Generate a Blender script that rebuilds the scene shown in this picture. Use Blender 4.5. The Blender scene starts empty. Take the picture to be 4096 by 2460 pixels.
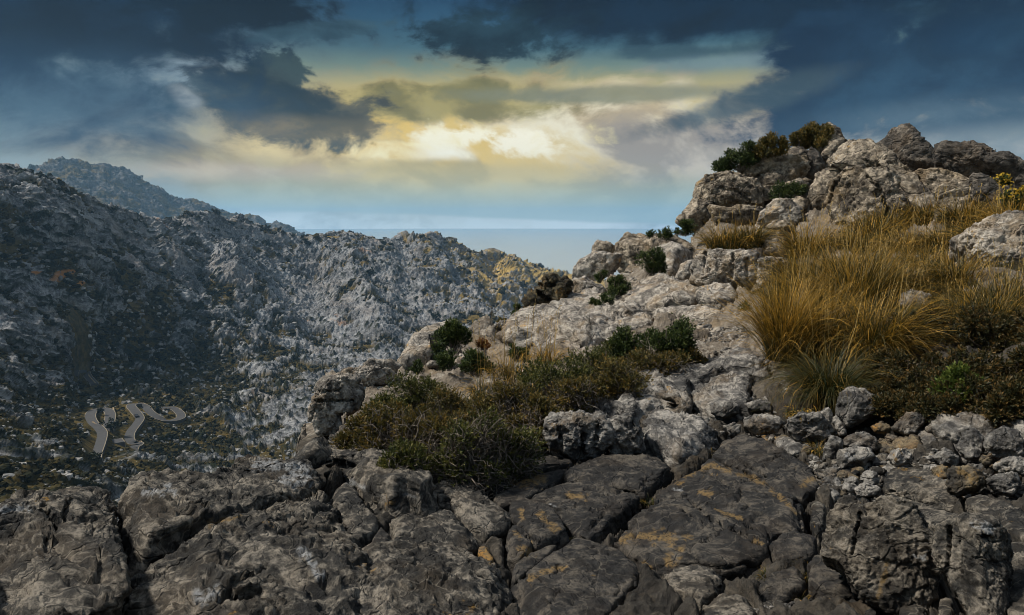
import bpy, math, random, time
import numpy as np
from concurrent.futures import ThreadPoolExecutor
T00 = time.time()
def tick(s): print('[t] %-24s %.1f' % (s, time.time() - T00), flush=True)
S = bpy.context.scene
C = S.collection
R = math.radians
f4 = np.float32

# ------------------------------------------------------------------ camera
PW, PH, FX = 1024.0, 615.0, 731.0
PITCH = math.atan((307.5 - 220.5) / FX)
cam = bpy.data.cameras.new('camera'); camo = bpy.data.objects.new('camera', cam); C.objects.link(camo)
cam.sensor_width = 36; cam.lens = 36 * FX / PW
cam.clip_start = 0.05; cam.clip_end = 200000
camo.location = (0, 0, 0); camo.rotation_euler = (math.pi / 2 - PITCH, 0, 0)
S.camera = camo
S.render.resolution_x, S.render.resolution_y = 1024, 615

def px_dir(x, y):
    """horizontal bearing and slope (dz per metre of ground range) of a photo pixel"""
    X = (np.asarray(x, float) - 512) / FX; Z = -(np.asarray(y, float) - 307.5) / FX
    c, s = math.cos(PITCH), math.sin(PITCH)
    dx, dy, dz = X, c + Z * s, -s + Z * c
    h = np.hypot(dx, dy)
    return dx / h, dy / h, dz / h
def unproj(x, y, r):
    a, b, c = px_dir(x, y)
    return np.stack([a * r, b * r, c * r], -1)
def az_el(x, y):
    a, b, c = px_dir(x, y)
    return math.degrees(math.atan2(a, b)), math.degrees(math.atan(c))

# ------------------------------------------------------------------ node helpers
def lin(c):
    c = np.asarray(c, float) / 255
    return tuple(np.where(c <= .04045, c / 12.92, ((c + .055) / 1.055) ** 2.4))
class NT:
    def __init__(s, nt):
        s.nt = nt; nt.nodes.clear()
    def n(s, typ, **kw):
        n = s.nt.nodes.new(typ)
        for k, v in kw.items(): setattr(n, k, v)
        return n
    def put(s, sock, v):
        if v is None: return
        if isinstance(v, bpy.types.NodeSocket): s.nt.links.new(v, sock)
        else:
            if sock.type == 'RGBA' and len(v) == 3: v = (*v, 1)
            sock.default_value = v
    def math(s, op, a, b=None, c=None, clamp=False):
        n = s.n('ShaderNodeMath', operation=op, use_clamp=clamp)
        s.put(n.inputs[0], a); s.put(n.inputs[1], b); s.put(n.inputs[2], c)
        return n.outputs[0]
    def mix(s, f, a, b, blend='MIX'):
        n = s.n('ShaderNodeMix', data_type='RGBA', blend_type=blend)
        s.put(n.inputs['Factor'], f)
        s.put(n.inputs[6], a); s.put(n.inputs[7], b)
        return n.outputs[2]
    def ramp(s, f, stops, interp='LINEAR'):
        n = s.n('ShaderNodeValToRGB'); e = n.color_ramp.elements; n.color_ramp.interpolation = interp
        while len(e) < len(stops): e.new(.5)
        for k, (p, c) in enumerate(stops):
            e[k].position = p; e[k].color = (*c, 1) if len(c) == 3 else c
        s.put(n.inputs[0], f); return n.outputs[0]
    def sm(s, v, lo, hi, a=0., b=1.):
        n = s.n('ShaderNodeMapRange', interpolation_type='SMOOTHSTEP')
        s.put(n.inputs[0], v); n.inputs[1].default_value = lo; n.inputs[2].default_value = hi
        n.inputs[3].default_value = a; n.inputs[4].default_value = b
        return n.outputs[0]
    def noise(s, vec, scale, det=6, rough=.55, dist=0., dim='3D', lac=2.):
        n = s.n('ShaderNodeTexNoise', noise_dimensions=dim)
        s.put(n.inputs['Vector'], vec); n.inputs['Scale'].default_value = scale
        n.inputs['Detail'].default_value = det; n.inputs['Roughness'].default_value = rough
        n.inputs['Distortion'].default_value = dist; n.inputs['Lacunarity'].default_value = lac
        return n
    def voro(s, vec, scale, feature='F1', rnd=1.):
        n = s.n('ShaderNodeTexVoronoi', feature=feature)
        s.put(n.inputs['Vector'], vec); n.inputs['Scale'].default_value = scale
        n.inputs['Randomness'].default_value = rnd
        return n
    def vm(s, op, a, b=None, sc=None):
        n = s.n('ShaderNodeVectorMath', operation=op)
        s.put(n.inputs[0], a); s.put(n.inputs[1], b)
        if sc is not None: s.put(n.inputs['Scale'], sc)
        return n.outputs[0]
    def xyz(s, x, y, z):
        n = s.n('ShaderNodeCombineXYZ'); s.put(n.inputs[0], x); s.put(n.inputs[1], y); s.put(n.inputs[2], z)
        return n.outputs[0]

# ------------------------------------------------------------------ world: dusk-lit cloudy sky
SUN_AZ, SUN_EL = -84.0, 50.0          # degrees from the view direction / above the horizon
W = bpy.data.worlds.new('World'); S.world = W; W.use_nodes = True
def build_world():
    t = NT(W.node_tree)
    tc = t.n('ShaderNodeTexCoord').outputs['Generated']
    sep = t.n('ShaderNodeSeparateXYZ'); t.put(sep.inputs[0], t.vm('NORMALIZE', tc))
    X, Y, Z = sep.outputs
    az = t.math('MULTIPLY', t.math('ARCTAN2', X, Y), 57.29578)
    el = t.math('MULTIPLY', t.math('ARCSINE', Z), 57.29578)
    # cloud noise coordinates (squashed sideways like clouds seen edge-on)
    q = t.xyz(t.math('MULTIPLY', az, .06), t.math('MULTIPLY', el, .10), .37)
    wv = t.noise(q, 1.1, 3, .5).outputs['Color']
    q2 = t.vm('ADD', q, t.vm('SCALE', t.vm('SUBTRACT', wv, (.5, .5, .5)), sc=.5))
    nb = t.noise(q2, 2.4, 10, .60).outputs[0]          # broad billows
    nf = t.noise(t.vm('ADD', q2, (7.1, 3.3, 1.9)), 6.5, 8, .60).outputs[0]   # fine curl
    nb0 = t.math('SUBTRACT', nb, .5); nf0 = t.math('SUBTRACT', nf, .5)
    vb = t.voro(t.vm('ADD', q2, t.vm('SCALE', t.vm('SUBTRACT', t.noise(q2, 5., 3).outputs['Color'], (.5, .5, .5)), sc=.12)), 4.2).outputs['Distance']
    # clear sky by elevation (Nishita air behind hand-set twilight tones, zenith lightened)
    sky = t.n('ShaderNodeTexSky', sky_type='NISHITA', sun_disc=False)
    sky.sun_elevation = R(SUN_EL); sky.sun_rotation = R(SUN_AZ)
    EL = lambda y: az_el(512, y)[1]
    e01 = t.math('MULTIPLY', t.math('ADD', el, 10.), .01)
    P = lambda y: (EL(y) + 10) / 100
    base = t.ramp(e01, [(0, lin((96, 120, 132))), (P(228), (1.25, 1.3, 1.3)), (P(216), (1.1, 1.14, 1.1)), (P(209), lin((184, 192, 170))), (P(170), lin((196, 182, 136))),
                        (P(120), lin((214, 192, 122))), (P(88), lin((176, 166, 116))), (P(70), lin((116, 136, 122))), (P(48), lin((66, 102, 116))),
                        (P(20), lin((40, 80, 108))), (P(-5), lin((26, 62, 92))), (.40, lin((80, 104, 124))), (.58, lin((150, 160, 172))), (1, lin((184, 190, 198)))])  # last stops: unseen zenith made lighter, added as soft top fill
    col = t.mix(.97, t.vm('SCALE', sky.outputs[0], sc=.05), base)
    # broad side tints
    def blob(cx, cy, rx, ry, soft, aN=0., aF=0., rot=0.):
        a0, e0 = az_el(cx, cy)
        a1, _ = az_el(cx + rx, cy); _, e1 = az_el(cx, cy - ry)
        sx, sy = abs(a1 - a0), abs(e1 - e0)
        da = t.math('SUBTRACT', az, a0); de = t.math('SUBTRACT', el, e0)
        if rot:
            c, s_ = math.cos(R(rot)), math.sin(R(rot))
            da, de = t.math('ADD', t.math('MULTIPLY', da, c), t.math('MULTIPLY', de, s_)), t.math('SUBTRACT', t.math('MULTIPLY', de, c), t.math('MULTIPLY', da, s_))
        u = t.math('DIVIDE', da, sx); v = t.math('DIVIDE', de, sy)
        d = t.math('SQRT', t.math('ADD', t.math('MULTIPLY', u, u), t.math('MULTIPLY', v, v)))
        if aN: d = t.math('MULTIPLY_ADD', nb0, aN * 2.4, d)
        if aF: d = t.math('MULTIPLY_ADD', nf0, aF * 2.4, d)
        return t.sm(d, 1 - soft, 1 + soft, 1., 0.)
    def lay(col, m, c, op=1., shade=None):
        """composite a cloud: its tone runs from c[0] to c[1] with the billow noise"""
        cc = c
        if isinstance(c, tuple) and len(c) == 2 and not isinstance(c[0], (int, float)):
            cc = t.mix(t.sm(shade if shade is not None else nb, .36, .64), lin(c[0]), lin(c[1]))
        elif isinstance(c, tuple): cc = lin(c)
        if op != 1.: m = t.math('MULTIPLY', m, op)
        return t.mix(m, col, cc)
    comb = t.math('MULTIPLY_ADD', t.math('SUBTRACT', .5, vb), .35, t.math('MULTIPLY_ADD', nf0, .45, nb))
    # left and right grey-blue decks
    col = lay(col, blob(0, 130, 330, 200, .45, .8, .3), ((62, 84, 100), (112, 132, 140)))
    col = lay(col, blob(215, 150, 170, 60, .6, 1.6, .5), ((118, 128, 130), (176, 172, 158)), .7, comb)
    col = lay(col, blob(20, 165, 120, 14, .8, 1., .4), ((130, 148, 150), (160, 172, 170)), .55)
    col = lay(col, blob(880, 190, 300, 110, .6, .8, .3), ((104, 118, 124), (160, 160, 158)))
    # golden middle
    col = lay(col, blob(440, 148, 235, 54, .8, 1.1, .4), ((176, 146, 54), (234, 198, 96)), .97, comb)
    col = lay(col, blob(590, 128, 165, 36, .5, 1.2, .7), ((196, 176, 138), (240, 234, 208)), .95, comb)
    col = lay(col, blob(690, 150, 110, 34, .7, 1.3, .6), ((150, 142, 134), (206, 196, 180)), .9, comb)
    col = lay(col, blob(330, 150, 110, 22, .6, 1.4, .6), ((184, 160, 112), (232, 214, 160)), .8, comb)
    col = lay(col, blob(440, 104, 130, 20, .35, .9, .5), ((122, 114, 62), (164, 152, 92)), .95, comb)
    col = lay(col, blob(470, 92, 44, 12, .3, .7, .4), ((112, 108, 62), (140, 132, 80)), .9)
    col = lay(col, blob(600, 95, 150, 8, .5, .9, .3), ((140, 140, 110), (110, 116, 100)), .85)
    col = lay(col, blob(405, 150, 64, 9, .3, 1., 1.1), ((226, 192, 104), (255, 244, 196)), 1., comb)
    col = lay(col, blob(462, 138, 52, 14, .3, 1.0, 1.1), ((240, 222, 150), (255, 250, 222)), 1., comb)
    col = lay(col, blob(528, 142, 52, 20, .3, 1.1, 1.), ((238, 224, 166), (255, 250, 226)), 1., comb)
    col = lay(col, blob(447, 153, 26, 7, .8, .5, .7), (255, 253, 235), 1.)
    col = lay(col, blob(450, 170, 130, 8, .6, .9, .5), ((172, 154, 92), (200, 180, 120)), .75)
    col = lay(col, blob(250, 172, 90, 9, .7, 1.2, .8), ((196, 176, 160), (222, 206, 186)), .55, comb)
    # dark cumulus left of centre
    col = lay(col, blob(205, 78, 80, 20, .7, 1., .8), ((88, 114, 136), (146, 168, 182)), .75, comb)
    col = lay(col, blob(110, 105, 120, 40, .8, 1., .6), ((44, 72, 96), (84, 108, 124)), .7)
    col = lay(col, blob(266, 104, 92, 34, .30, 1.1, .9, -8), ((32, 40, 40), (80, 76, 62)), 1., comb)
    col = lay(col, blob(283, 74, 32, 24, .15, .8, 1.), ((20, 38, 46), (54, 68, 66)), 1., comb)
    col = lay(col, blob(212, 84, 30, 12, .2, .9, .9), ((56, 68, 74), (76, 88, 92)), .9)
    col = lay(col, blob(332, 114, 50, 22, .30, 1., .9), ((66, 62, 48), (98, 92, 68)), 1., comb)
    col = lay(col, blob(276, 96, 62, 24, .5, 1.1, .9, -8), ((20, 30, 34), (58, 62, 56)), .85, comb)
    col = lay(col, blob(300, 128, 80, 10, .7, 1.1, .8), ((110, 98, 66), (150, 132, 92)), .6, comb)
    col = lay(col, blob(185, 62, 26, 4, .4, .8, 1.4), (158, 180, 192), .8)
    col = lay(col, blob(188, 98, 18, 9, .5, .8, 1.3, -35), (190, 196, 194), .8)
    # dark roof of cloud across the top
    col = lay(col, blob(20, -8, 262, 72, .34, .8, .6), ((0, 10, 32), (8, 40, 70)), .97)
    col = lay(col, blob(60, 100, 170, 44, .6, 1., .5), ((22, 50, 78), (58, 86, 106)), .85)
    col = lay(col, blob(215, 0, 100, 26, .3, .9, .9), ((0, 4, 18), (4, 22, 42)), 1.)
    col = lay(col, blob(740, 4, 350, 42, .34, .6, .35), ((0, 6, 24), (4, 28, 52)), 1.)
    col = lay(col, blob(492, 34, 74, 24, .34, 1.1, 1.2), ((0, 14, 26), (28, 52, 64)), .95)
    col = lay(col, blob(328, 30, 66, 8, .3, .9, 1.3, 8), ((44, 72, 86), (66, 96, 110)), .85)
    col = lay(col, blob(690, 52, 92, 7, .5, .8, .6), (48, 72, 84), .8)
    col = lay(col, blob(735, 62, 80, 8, .8, .8, .5), ((92, 120, 140), (120, 144, 158)), .5)
    # big dark mass on the right
    col = lay(col, blob(925, 76, 198, 62, .28, .7, .7, 10), ((2, 32, 62), (38, 68, 92)), 1.)
    col = lay(col, blob(850, 34, 64, 40, .28, .8, .8), ((0, 24, 54), (22, 52, 80)), 1.)
    col = lay(col, blob(900, 66, 120, 36, .7, .9, .6, 10), ((4, 28, 54), (26, 56, 82)), .7, comb)
    col = lay(col, blob(950, 118, 110, 18, .8, .9, .5), ((62, 86, 104), (96, 116, 128)), .7)
    col = lay(col, blob(745, 102, 90, 13, .5, .9, .5, 14), ((50, 66, 76), (78, 92, 98)), .9)
    col = lay(col, blob(985, 34, 46, 16, .6, .9, .8), ((16, 56, 90), (40, 78, 106)), .5)
    col = lay(col, blob(960, 150, 130, 16, .8, 1.1, .5), ((136, 148, 152), (168, 172, 172)), .6)
    col = lay(col, blob(0, -20, 330, 70, .7, .5, .3), (0, 8, 26), .55)
    col = lay(col, blob(1024, -25, 360, 70, .7, .5, .3), (0, 14, 36), .55)
    # flat rain deck above the sea and the pale gap below it
    bottom = t.math('MULTIPLY_ADD', az, -.037, -.06 + .037 * 4)   # sloping lower edge, degrees
    d = t.math('MULTIPLY_ADD', nb0, .7, t.math('SUBTRACT', el, bottom))
    m = t.math('MULTIPLY', t.sm(d, -.10, .22), t.sm(el, 4.2, 1.0))
    side = t.math('MULTIPLY', t.sm(az, -26., -20.), t.sm(az, 24., 15.))
    col = lay(col, t.math('MULTIPLY', m, side), ((140, 164, 150), (172, 188, 168)), .85)
    glow = blob(450, 205, 170, 40, .9)
    col = lay(col, glow, (214, 210, 160), .35)
    bg = t.n('ShaderNodeBackground'); t.put(bg.inputs[0], col); bg.inputs[1].default_value = 1.0
    out = t.n('ShaderNodeOutputWorld'); t.nt.links.new(bg.outputs[0], out.inputs[0])
build_world()
W.cycles.sampling_method = 'MANUAL'; W.cycles.sample_map_resolution = 512

sun = bpy.data.lights.new('sun', 'SUN'); suno = bpy.data.objects.new('sun', sun); C.objects.link(suno)
sun.energy = 4.8; sun.angle = R(7); sun.color = (1.0, .92, .80)
suno.rotation_euler = (R(90 - SUN_EL), 0, R(180 - SUN_AZ) - 0)
def aim_sun():
    from mathutils import Vector
    a, e = R(SUN_AZ), R(SUN_EL)
    v = Vector((math.sin(a) * math.cos(e), math.cos(a) * math.cos(e), math.sin(e)))
    suno.rotation_euler = v.to_track_quat('Z', 'Y').to_euler()
aim_sun()
S.view_settings.view_transform = 'Standard'; S.view_settings.look = 'None'
S.view_settings.exposure = 0.0; S.view_settings.gamma = 1.0
S.render.engine = 'CYCLES'
S.cycles.use_denoising = True; S.cycles.max_bounces = 5; S.cycles.diffuse_bounces = 3; S.cycles.glossy_bounces = 2
S.cycles.transparent_max_bounces = 4; S.cycles.volume_bounces = 1; S.cycles.caustics_reflective = False
S.cycles.filter_width = .95; S.cycles.use_adaptive_sampling = True; S.cycles.adaptive_threshold = .02

# ------------------------------------------------------------------ numpy noise
POOL = ThreadPoolExecutor(4)
def par(fn, P, *a):
    P = np.ascontiguousarray(P, dtype=f4)
    if len(P) <= 60000: return fn(P, *a)
    parts = np.array_split(P, max(4, len(P) // 60000))
    res = list(POOL.map(lambda q: fn(q, *a), parts))
    if isinstance(res[0], tuple): return tuple(np.concatenate([r[k] for r in res]) for k in range(len(res[0])))
    return np.concatenate(res)
def hsh(ix, iy, iz, seed):
    h = ix.astype(np.uint32) * np.uint32(374761393) + iy.astype(np.uint32) * np.uint32(668265263) + iz.astype(np.uint32) * np.uint32(2246822519) + np.uint32((seed * 3266489917) & 0xffffffff)
    h ^= h >> np.uint32(15); h *= np.uint32(2246822519); h ^= h >> np.uint32(13); h *= np.uint32(3266489917); h ^= h >> np.uint32(16)
    return h
GR = np.array([(1,1,0),(-1,1,0),(1,-1,0),(-1,-1,0),(1,0,1),(-1,0,1),(1,0,-1),(-1,0,-1),(0,1,1),(0,-1,1),(0,1,-1),(0,-1,-1),(1,1,0),(-1,1,0),(0,-1,1),(0,-1,-1)], f4)
def gn(P, seed=0):
    I = np.floor(P).astype(np.int32); F = P - I
    w = F * F * F * (F * (F * 6 - 15) + 10)
    x0, y0, z0 = I[:, 0], I[:, 1], I[:, 2]
    def c(dx, dy, dz):
        g = GR[hsh(x0 + dx, y0 + dy, z0 + dz, seed) & np.uint32(15)]
        return g[:, 0] * (F[:, 0] - dx) + g[:, 1] * (F[:, 1] - dy) + g[:, 2] * (F[:, 2] - dz)
    wx, wy, wz = w[:, 0], w[:, 1], w[:, 2]
    def lx(a, b): return a + (b - a) * wx
    v0 = lx(c(0,0,0), c(1,0,0)); v1 = lx(c(0,1,0), c(1,1,0)); v2 = lx(c(0,0,1), c(1,0,1)); v3 = lx(c(0,1,1), c(1,1,1))
    a = v0 + (v1 - v0) * wy; b = v2 + (v3 - v2) * wy
    return a + (b - a) * wz
def _fbm(P, oc, gain, seed):
    s = 0; a = 1.
    for k in range(oc):
        s = s + a * gn(P * (2.03 ** k) + 17.3 * k, seed + k); a *= gain
    return s
def fbm(P, oc=4, gain=.5, seed=0): return par(_fbm, P, oc, gain, seed)
def _rid(P, oc, gain, seed):
    s = 0; a = 1.; pr = 1.
    for k in range(oc):
        n = 1 - np.abs(gn(P * (2.07 ** k) + 9.1 * k, seed + k)) * 1.8
        n = np.clip(n, 0, 1) ** 2
        s = s + a * n * pr; pr = np.clip(n * 1.4, 0, 1); a *= gain
    return s
def ridged(P, oc=4, gain=.5, seed=0): return par(_rid, P, oc, gain, seed)
def _wor(P, seed):
    I = np.floor(P[:, :2]).astype(np.int32); F = P[:, :2] - I
    f1 = np.full(len(P), 9., f4); f2 = f1.copy(); idv = np.zeros(len(P), f4); zz = np.zeros(len(P), np.int32)
    for dx in (-1, 0, 1):
        for dy in (-1, 0, 1):
            h = hsh(I[:, 0] + dx, I[:, 1] + dy, zz, seed)
            ox = (h & np.uint32(1023)).astype(f4) / 1023; oy = ((h >> np.uint32(10)) & np.uint32(1023)).astype(f4) / 1023
            d = np.hypot(dx + ox - F[:, 0], dy + oy - F[:, 1])
            nr = d < f1
            f2 = np.where(nr, f1, np.minimum(f2, d)); idv = np.where(nr, ((h >> np.uint32(20)) & np.uint32(4095)).astype(f4) / 4095, idv); f1 = np.where(nr, d, f1)
    return f1, f2, idv
def worley(P, seed=0): return par(_wor, P, seed)
def _wor3(P, seed):
    I = np.floor(P).astype(np.int32); F = P - I
    f1 = np.full(len(P), 9., f4); f2 = f1.copy(); idv = np.zeros(len(P), f4)
    for dx in (-1, 0, 1):
        for dy in (-1, 0, 1):
            for dz in (-1, 0, 1):
                h = hsh(I[:, 0] + dx, I[:, 1] + dy, I[:, 2] + dz, seed)
                a = dx + (h & np.uint32(255)).astype(f4) / 255 - F[:, 0]; b = dy + ((h >> np.uint32(8)) & np.uint32(255)).astype(f4) / 255 - F[:, 1]; c = dz + ((h >> np.uint32(16)) & np.uint32(255)).astype(f4) / 255 - F[:, 2]
                d = a * a + b * b + c * c
                nr = d < f1
                f2 = np.where(nr, f1, np.minimum(f2, d)); idv = np.where(nr, (h >> np.uint32(24)).astype(f4) / 255, idv); f1 = np.where(nr, d, f1)
    return np.sqrt(f1), np.sqrt(f2), idv
def _facet(P, seed):
    I = np.floor(P).astype(np.int32); F = P - I
    f1 = np.full(len(P), 9., f4); out = np.zeros(len(P), f4)
    for dx in (-1, 0, 1):
        for dy in (-1, 0, 1):
            for dz in (-1, 0, 1):
                h = hsh(I[:, 0] + dx, I[:, 1] + dy, I[:, 2] + dz, seed)
                a = dx + (h & np.uint32(255)).astype(f4) / 255 - F[:, 0]; b = dy + ((h >> np.uint32(8)) & np.uint32(255)).astype(f4) / 255 - F[:, 1]; c = dz + ((h >> np.uint32(16)) & np.uint32(255)).astype(f4) / 255 - F[:, 2]
                d = a * a + b * b + c * c; nr = d < f1
                u = ((h >> np.uint32(3)) & np.uint32(127)).astype(f4) / 63.5 - 1; v = ((h >> np.uint32(11)) & np.uint32(127)).astype(f4) / 63.5 - 1; w = ((h >> np.uint32(19)) & np.uint32(127)).astype(f4) / 63.5 - 1
                out = np.where(nr, a * u + b * v + c * w + .35 * ((h >> np.uint32(24)).astype(f4) / 255 - .5), out); f1 = np.where(nr, d, f1)
    return out
def facet(P, seed=0): return par(_facet, P, seed)
def worley3(P, seed=0): return par(_wor3, P, seed)
def sstep(x, a, b):
    t = np.clip((x - a) / (b - a), 0, 1); return t * t * (3 - 2 * t)

class RBF:
    """linear-kernel scattered interpolation of scalar fields given at photo points"""
    def __init__(s, pts, vals, smooth=1.0):
        s.p = np.array(pts, float); v = np.array(vals, float)
        if v.ndim == 1: v = v[:, None]
        n = len(s.p); A = np.zeros((n + 3, n + 3))
        d = np.hypot(*(s.p[:, None] - s.p[None]).transpose(2, 0, 1))
        A[:n, :n] = -d + np.eye(n) * -smooth * -1
        A[:n, n] = 1; A[:n, n+1:] = s.p / 500; A[n, :n] = 1; A[n+1:, :n] = s.p.T / 500
        b = np.zeros((n + 3, v.shape[1])); b[:n] = v
        s.w = np.linalg.solve(A, b)
    def raw(s, x, y):
        q = np.stack([np.ravel(x), np.ravel(y)], -1).astype(float)
        out = np.zeros((len(q), s.w.shape[1]))
        for k in range(0, len(q), 4000):
            qq = q[k:k+4000]
            d = np.hypot(qq[:, None, 0] - s.p[None, :, 0], qq[:, None, 1] - s.p[None, :, 1])
            out[k:k+4000] = -d @ s.w[:-3] + s.w[-3] + (qq / 500) @ s.w[-2:]
        return out
class Field:
    """RBF tabulated on a coarse grid with bilinear look-up"""
    def __init__(s, rbf, x0, x1, y0, y1, st=6., blur=2):
        s.x0, s.y0, s.st = x0, y0, st
        xs = np.arange(x0, x1 + st, st); ys = np.arange(y0, y1 + st, st)
        Xg, Yg = np.meshgrid(xs, ys)
        s.t = rbf.raw(Xg, Yg).reshape(len(ys), len(xs), -1)
        for _ in range(blur):
            p = np.pad(s.t, ((1, 1), (1, 1), (0, 0)), 'edge')
            s.t = (p[:-2, 1:-1] + p[2:, 1:-1] + p[1:-1, :-2] + p[1:-1, 2:] + 4 * p[1:-1, 1:-1]) / 8
    def __call__(s, x, y):
        x = np.asarray(x, float); y = np.asarray(y, float)
        u = np.clip((x - s.x0) / s.st, 0, s.t.shape[1] - 1.001); v = np.clip((y - s.y0) / s.st, 0, s.t.shape[0] - 1.001)
        i = u.astype(int); j = v.astype(int); a = (u - i)[..., None]; b = (v - j)[..., None]
        t = s.t
        return (t[j, i] * (1-a) + t[j, i+1] * a) * (1-b) + (t[j+1, i] * (1-a) + t[j+1, i+1] * a) * b

# ------------------------------------------------------------------ mesh helpers
def mesh(name, V, Q, mats, parent=None, smooth=True, attrs=None, mi=None, props=None, org=None, T=None):
    V = np.asarray(V, f4)
    if org is not None: V = V - np.asarray(org, f4)
    me = bpy.data.meshes.new(name)
    faces = []
    nq = 0 if Q is None else len(Q); nt_ = 0 if T is None else len(T)
    me.vertices.add(len(V)); me.vertices.foreach_set('co', V.ravel())
    li = []
    if nq: li.append(np.asarray(Q, np.int32).ravel())
    if nt_: li.append(np.asarray(T, np.int32).ravel())
    li = np.concatenate(li)
    me.loops.add(len(li)); me.loops.foreach_set('vertex_index', li)
    me.polygons.add(nq + nt_)
    st = np.concatenate([np.arange(nq) * 4, nq * 4 + np.arange(nt_) * 3]).astype(np.int32)
    me.polygons.foreach_set('loop_start', st)
    me.polygons.foreach_set('use_smooth', np.full(nq + nt_, smooth))
    if mi is not None: me.polygons.foreach_set('material_index', np.asarray(mi, np.int32))
    me.update(calc_edges=True)
    for k, v in (attrs or {}).items():
        a = me.attributes.new(k, 'FLOAT', 'POINT'); a.data.foreach_set('value', np.asarray(v, f4).ravel())
    for m in (mats if isinstance(mats, (list, tuple)) else [mats]): me.materials.append(m)
    o = bpy.data.objects.new(name, me); C.objects.link(o)
    if parent is not None: o.parent = parent
    elif org is not None: o.location = [float(v) for v in org]
    for k, v in (props or {}).items(): o[k] = v
    return o
def empty(name, loc, label, cat, group=None):
    o = bpy.data.objects.new(name, None); C.objects.link(o); o.location = [float(v) for v in loc]
    o.empty_display_size = .2
    o['label'] = label; o['category'] = cat
    if group: o['group'] = group
    return o
def tag(o, label, cat, group=None):
    o['label'] = label; o['category'] = cat
    if group: o['group'] = group
    return o
def gridq(nu, nv):
    i = np.arange(nu - 1)[:, None] * nv + np.arange(nv - 1)[None]
    return np.stack([i, i + nv, i + nv + 1, i + 1], -1).reshape(-1, 4)
def vnorm(V, Q):
    n = np.cross(V[Q[:, 2]] - V[Q[:, 0]], V[Q[:, 3]] - V[Q[:, 1]])
    N = np.zeros_like(V)
    for k in range(4):
        for c in range(3): N[:, c] += np.bincount(Q[:, k], n[:, c], len(V))
    return N / np.maximum(np.linalg.norm(N, axis=1, keepdims=True), 1e-9)
def inpoly(x, y, poly):
    p = np.asarray(poly, float); ins = np.zeros(np.shape(x), bool)
    j = len(p) - 1
    for i in range(len(p)):
        xi, yi = p[i]; xj, yj = p[j]
        c = ((yi > y) != (yj > y)) & (x < (xj - xi) * (y - yi) / (yj - yi + 1e-12) + xi)
        ins ^= c; j = i
    return ins
CS = {}
def cubesphere(n):
    if n in CS: return CS[n]
    g = np.tan(np.linspace(-1, 1, n + 1) * math.pi / 4)
    U, Vv = np.meshgrid(g, g, indexing='ij'); o = np.ones_like(U)
    Vs, Qs = [], []
    for k, (a, b, c) in enumerate([(U, Vv, o), (Vv, U, -o), (o, U, Vv), (-o, Vv, U), (Vv, o, U), (U, -o, Vv)]):
        Vs.append(np.stack([a, b, c], -1).reshape(-1, 3)); Qs.append(gridq(n + 1, n + 1) + k * (n + 1) ** 2)
    V = np.concatenate(Vs); V /= np.linalg.norm(V, axis=1, keepdims=True); Q = np.concatenate(Qs)
    key = np.round(V * 1e5).astype(np.int64)
    _, idx, inv = np.unique(key, axis=0, return_index=True, return_inverse=True)
    V = V[idx]; Q = inv.ravel()[Q]
    nn = np.cross(V[Q[:, 1]] - V[Q[:, 0]], V[Q[:, 2]] - V[Q[:, 0]])
    flip = (nn * V[Q].mean(1)).sum(1) < 0
    Q[flip] = Q[flip][:, ::-1]
    CS[n] = (V, Q); return CS[n]
def to_px(V):
    c, s_ = math.cos(PITCH), math.sin(PITCH)
    dep = V[:, 1] * c - V[:, 2] * s_; up = V[:, 1] * s_ + V[:, 2] * c
    return 512 + FX * V[:, 0] / dep, 307.5 - FX * up / dep
tick('setup')

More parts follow.
